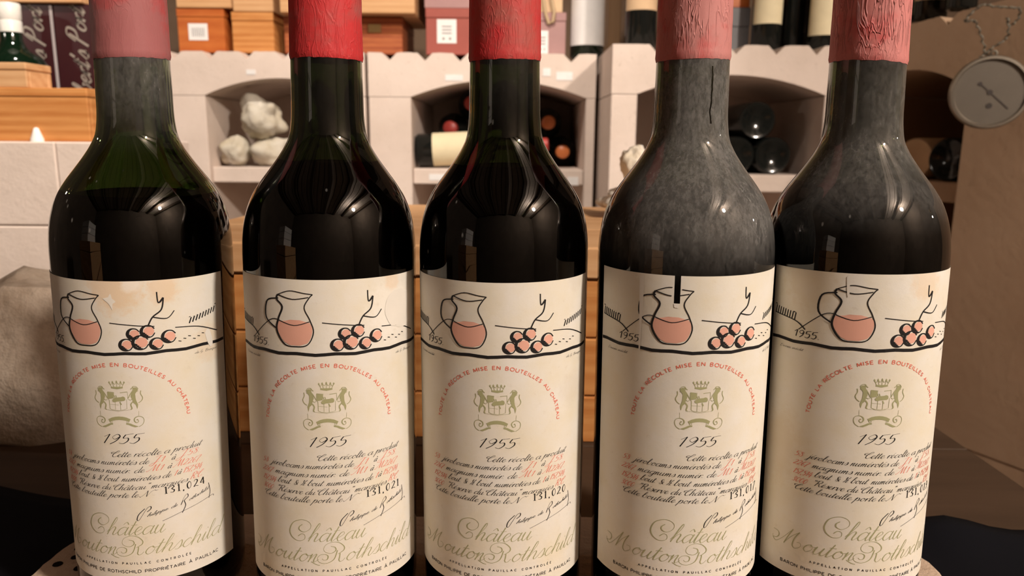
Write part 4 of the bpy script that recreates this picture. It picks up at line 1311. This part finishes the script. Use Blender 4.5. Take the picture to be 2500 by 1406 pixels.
    for st in ([(0.2, 42.9), (1.9, 42.4), (2.2, 40.9), (0.4, 39.7), (-1.9, 40.2), (-2.8, 41.7), (-1.7, 43.8), (1.1, 44.8), (3.8, 44.3), (5.7, 42.4), (5.6, 40.8), (4.1, 39.7)],
               [(2.9, 40.9), (1.8, 37.6), (0.4, 36.0), (-2.4, 35.0), (-5.0, 35.8), (-5.5, 37.6), (-4.3, 39.0), (-2.4, 39.3), (-1.1, 38.5), (-1.5, 36.9), (-2.9, 36.6), (-3.6, 37.3)],
               [(3.1, 39.1), (3.9, 39.5), (3.7, 37.6), (3.4, 36.3), (4.0, 35.5), (5.1, 36.0), (6.0, 37.0)]):
        ribbon(n, st, .17, .46, ML, 6)
    write(n, 'othschild', 5.8, 40.2, 35.6, 3.7, .17, .46, ML, .42, GL, 6)
    out_.append(('olive_name_lettering', 'oliveink', n))
    s = MB()
    def spaced(txt, x0, x1, z, h, w, gap):
        tw = text_width(txt, SANS, gap)
        sx = (x1 - x0) / tw
        xx = 0
        for ch_ in txt:
            wd, strokes = SANS[ch_]
            for st in strokes:
                ribbon(s, [(x0 + (xx + px_) * sx, z + pz_ * h) for px_, pz_ in st], w, w, ML, 3)
            xx += wd + gap
    spaced('APPELLATION PAUILLAC CONTROLÉE', -22.6, 25.2, 31.1, .95, .21, .95)
    spaced('BARON PHILIPPE DE ROTHSCHILD PROPRIÉTAIRE À PAUILLAC', -35.6, 38.3, 26.9, 1.35, .25, .28)
    write(s, 'Dessin inédit', -43, -31, 124.1, .62, .07, .16, ML, .5) if False else None
    out_.append(('block_lettering', 'ink', s))
    c = MB()
    write(c, 'Dessin inédit', -43.0, -31.4, 124.1, .55, .06, .13, ML, .5)
    write(c, 'de G. Braque', 31.6, 43.2, 124.4, .55, .06, .13, ML, .5)
    out_.append(('small_caption', 'ink', c))
    return [(nm, mt, mb.mesh(nm, M[mt])) for nm, mt, mb in out_]


SHARED = printed()
_k, _p = sketch()
SKETCH = (_k.mesh('sketch_lines', M['ink']), _p.mesh('sketch_wash', M['pinkink']))


def number_mesh(txt):
    mb = MB()
    tw = text_width(txt, GL, .28)
    x0, x1, z, h = 15.6, 33.2, 63.1, 1.95
    sx = (x1 - x0) / tw
    xx = 0
    for ch_ in txt:
        wd, strokes = GL[ch_]
        if ch_ == '1':
            strokes = [[(.3, 1.7), (.3, 0)], [(.06, 1.45), (.3, 1.7)], [(.08, .03), (.52, .03)]]
        if ch_ == '4':
            strokes = [[(.6, 1.7), (.05, .5)], [(.05, .5), (.82, .5)], [(.6, 1.7), (.6, 0)]]
        for st in strokes:
            ribbon(mb, [(x0 + (xx + px_) * sx, z + pz_ * h) for px_, pz_ in st], .20, .54, ML, 5)
        xx += wd + .28
    return mb.mesh('serial_number', M['ink'])


STAIN = (0.70, 0.47, 0.26)
PALE = (0.82, 0.79, 0.73)
#  x, y (axis at camera height), lean x, lean y, label turn, label lift mm, wine level, number, capsule tilt, label text
BOT = [
 dict(x=-.1655, y=.3405, lx=.025, ly=-.010, az=4.05, dz=-1.5, wine=.1895, num='131,024', tilt=-.06, dust=(.36, .205, .245, 1, None, (.115, .160, .058)), cap=((.37, .125, .125), .28, .25, .262),
      stains=[(2, 156, 13, STAIN, .55), (20, 155, 8, STAIN, .5), (8, 158, 5, PALE, .6), (-46, 90, 9, STAIN, .35), (-48, 50, 12, STAIN, .35), (40, 128, 10, STAIN, .25)],
      label='old red wine bottle numbered 131,024 with low wine level and stained label'),
 dict(x=-.0803, y=.3359, lx=.0121, ly=.0101, az=8.6, dz=0, wine=.2035, num='131,021', tilt=.0, dust=(.05, .20, .25, 2), cap=((.33, .10, .09), .48, .85, .270),
      stains=[(30, 144, 15, PALE, .55), (30, 156, 5, STAIN, .4), (0, 60, 14, (.60, .50, .38), .25)],
      label='old red wine bottle numbered 131,021 with bright red creased capsule'),
 dict(x=-.0038, y=.3352, lx=-.0012, ly=-.0072, az=-3.05, dz=0, wine=.2025, num='131,020', tilt=-.02, dust=(.07, .215, .25, 3), cap=((.38, .085, .07), .42, .8, .272),
      stains=[(36, 110, 9, (.56, .48, .38), .25), (38, 158, 7, (.56, .48, .38), .3)],
      label='old red wine bottle numbered 131,020 in the middle of the row'),
 dict(x=.0746, y=.3278, lx=-.0086, ly=-.0046, az=.87, dz=4.6, wine=.1960, num='131,017', tilt=-.01, dust=(.50, .158, .185, 4, (.0050, .0004, .2215, .2440)), cap=((.50, .20, .185), .26, .5, .250),
      stains=[(-36, 30, 11, (.5, .46, .4), .3), (0, 118, 16, (.58, .53, .46), .25)],
      label='dust-covered old red wine bottle numbered 131,017 with a torn label top'),
 dict(x=.1492, y=.3313, lx=-.0153, ly=.0086, az=-1.8, dz=5.0, wine=.1970, num='131,019', tilt=.07, dust=(.42, .176, .205, 5), cap=((.52, .185, .17), .24, .75, .248),
      stains=[(16, 155, 9, STAIN, .35), (-30, 154, 14, (.60, .48, .32), .35), (-44, 80, 20, (.62, .50, .33), .35)],
      label='dusty old red wine bottle numbered 131,019 at the right end of the row'),
]
NOTCH = (-12.1, -9.7, 147.4)

for bi, b in enumerate(BOT):
    root = thing('wine_bottle', b['label'], 'bottle', (b['x'] - b['lx'] * CAM_Z, b['y'] - b['ly'] * CAM_Z, .0), (0, 0, 0), 'five old bottles in a row')
    axis = Vector((b['lx'], b['ly'], 1)).normalized()
    root.rotation_euler = Vector((0, 0, 1)).rotation_difference(axis).to_euler()
    gm = glass_mat('bottle_glass_%d' % bi, *b['dust'])
    me = _g.mesh('glass', gm, 50)
    link(bpy.data.objects.new('glass', me), root)
    # wine up to its level
    wz = b['wine']
    wp = [(0, .0262)] + [(max(0.0, r + .00015), z) for r, z in INN[1:-1] if z < wz - .0004]
    r_l = None
    for (r0, z0), (r1, z1) in zip(INN[1:-1], INN[2:-1]):
        if z0 <= wz <= z1:
            r_l = r0 + (r1 - r0) * (wz - z0) / (z1 - z0)
    wp += [(r_l + .00015, wz + .0006), (r_l - .0012, wz + .0001), (r_l - .003, wz), (0, wz)]
    MB().lathe(wp, 80).obj('wine', M['wine'], root, 40)
    # capsule with a slightly uneven lower edge
    dull, lo, wr, zc = b['cap']
    cm = capsule_mat('capsule_%d' % bi, bi + 1.3, dull, lo, wr, zc)
    mb = MB()
    nn, rows = 120, 34
    rnd = random.Random(bi)
    for j in range(rows + 1):
        for k in range(nn):
            a = 2 * math.pi * k / nn
            z0 = .2468 + b['tilt'] * .0155 * math.sin(a) * -1 + .00035 * noise.noise(Vector((math.sin(a) * 6, math.cos(a) * 6, bi * 3.1)))
            z = z0 + (.3015 - z0) * (j / rows)
            base_r = .0149 + (.0142 - .0149) * (z - .2496) / (.300 - .2496) + .00042
            if z > .285: base_r += .0012
            base_r += .00012 * noise.noise(Vector((math.sin(a) * 5, math.cos(a) * 5, z * 150 + bi * 7))) + (.00012 if j == 1 else 0) - (.0003 if j == 0 else 0)
            mb.v.append((base_r * math.sin(a), -base_r * math.cos(a), z))
    for j in range(rows):
        for k in range(nn):
            k2 = (k + 1) % nn
            mb.f.append((j * nn + k, j * nn + k2, (j + 1) * nn + k2, (j + 1) * nn + k))
    mb.f.append(tuple(rows * nn + k for k in range(nn)))
    mb.obj('capsule', cm, root, 60)
    # label and its print
    lm = label_mat('label_paper_%d' % bi, bi + .7, b['stains'])
    lo_ = link(bpy.data.objects.new('label', label_mesh(lm, NOTCH if bi == 3 else None)), root)
    lo_.location = (0, 0, b['dz'] / 1000.0)
    lo_.rotation_euler = (0, 0, math.radians(b['az']))
    for nm, mt, me in SHARED:
        link(bpy.data.objects.new(nm, me), lo_)
    if bi == 3:
        sk = lambda s_, z_: NOTCH[0] - .4 < s_ < NOTCH[1] + .4 and z_ > NOTCH[2] - .3
        k_, p_ = sketch(sk)
        k_.obj('sketch_lines', M['ink'], lo_)
        p_.obj('sketch_wash', M['pinkink'], lo_)
    else:
        link(bpy.data.objects.new('sketch_lines', SKETCH[0]), lo_)
        link(bpy.data.objects.new('sketch_wash', SKETCH[1]), lo_)
    link(bpy.data.objects.new('serial_number', number_mesh(b['num'])), lo_)
    # torn and rubbed places
    ML3 = on_label(RPRINT + .00006)
    tears = {0: [[(37, 133), (39, 134.5), (40.5, 131), (41, 127), (39.5, 126), (38, 129)], [(-3.2, 151.4), (-1.5, 150.8), (.2, 153.4), (.9, 151), (2.6, 150.2), (.9, 149.2), (.6, 146.4), (-.6, 149)]],
             1: [[(25.5, 143), (27, 149), (31, 152), (38, 151.5), (43.5, 148), (46, 142), (45.4, 137.5), (41, 135.6), (35, 135.2), (29, 137)]],
             3: [[(-26.4, 157.8), (-24.6, 157.8), (-24.4, 150), (-24.8, 140), (-25.2, 126), (-25.8, 126), (-26.0, 140)], [(-12.1, 147.4), (-9.9, 147.4), (-10.4, 145.6), (-11.8, 145.8)]],
             4: [[(-16.2, 157), (-15.2, 157.4), (-14.8, 150), (-15.6, 149.6)]]}.get(bi, [])
    for tr in tears:
        m2 = MB()
        blob(m2, tr, ML3, bi != 3)
        m2.obj('torn_patch', M['scar'], lo_)

# ------------------------------------------------------------------ lamps and the side of the cellar behind the camera
def spot(name, label, pos, power, radius, aim, cone=None):
    t = thing(name, label, 'lamp', pos)
    d = (Vector(aim) - Vector(pos)).normalized()
    q = Vector((0, 0, -1)).rotation_difference(d)
    MB().lathe([(0, .062), (.014, .062), (.018, .075), (.018, .110), (.012, .118), (0, .118)], 24).obj('bulb_holder', M['brass'], t, 50)
    MB().tube([(0, 0, .116), (0, 0, (CZ - pos[2]) * .5 + .06), (0, 0, CZ - pos[2] - .0505 * 0)], .004, 8).obj('cord', M['black'], t, 60)
    l = bpy.data.lights.new(name + '_bulb', 'SPOT' if cone else 'POINT')
    l.energy = power
    l.color = WARM
    l.shadow_soft_size = radius
    lo = bpy.data.objects.new('bulb_light', l)
    link(lo, t)
    if cone:
        l.spot_size, l.spot_blend = math.radians(cone), 0.75
        d = (Vector(aim) - Vector(pos)).normalized()
        q = Vector((0, 0, -1)).rotation_difference(d)
        lo.rotation_euler = q.to_euler()
        so = MB().lathe([(.02, .06), (.05, .05), (.085, -.035), (.083, -.035), (.048, .047), (0, .055)], 32).obj('shade', M['black'], t, 50)  # unseen shade, added to keep the beam off the table
        so.rotation_euler = q.to_euler()
    return t


spot('ceiling_lamp', 'bright bare bulb lamp hanging to the right behind the viewer', MAIN_LAMP, MAIN_POWER, .075, (-.1, 1.0, .1))
spot('ceiling_lamp', 'unseen shaded spot lamp added above the crate to light the racks', ADDED_RACK_LAMP, RACK_POWER, .025, RACK_AIM, 76)
spot('ceiling_lamp', 'small ceiling lamp over the left of the cellar', (-1.35, .70, .62), 4.0, .018, (-.3, .5, .1))
spot('ceiling_lamp', 'small ceiling lamp near the right wall', (1.25, .33, .50), 3.0, .016, (.2, .35, .1))

for lab_, bx, mt in (('pale wooden crate stacked at the left behind the viewer', (-.95, -.62, -.55, -.20, -.05, .20), 'pinelight'), ('brown wooden crate under the pale one behind the viewer', (-1.0, -.60, -.60, -.15, FZ, -.0502), 'redwood'),
                     ('white carton on the pile of crates behind the viewer', (-.93, -.72, -.50, -.25, .2002, .42), 'paper')):
    x0, x1, y0, y1, z0, z1 = bx
    t = thing('storage_crate', lab_, 'crate', ((x0 + x1) / 2, (y0 + y1) / 2, z0))
    w, d = (x1 - x0) / 2, (y1 - y0) / 2
    h = z1 - z0
    for k in range(3):
        za, zb = h * k / 3 + .002, h * (k + 1) / 3 - .002
        for s in (-1, 1):
            MB().box(-w, w, min(s * d, s * (d - .012)), max(s * d, s * (d - .012)), za, zb, .001).obj('slat', M[mt], t)
            MB().box(min(s * w, s * (w - .012)), max(s * w, s * (w - .012)), -d + .0125, d - .0125, za, zb, .001).obj('slat', M[mt], t)
    MB().box(-w + .0125, w - .0125, -d + .0125, d - .0125, h - .02, h - .004, .001).obj('top_board', M[mt], t)
    MB().box(-w + .0125, w - .0125, -d + .0125, d - .0125, 0, .012, .001).obj('bottom_board', M[mt], t)
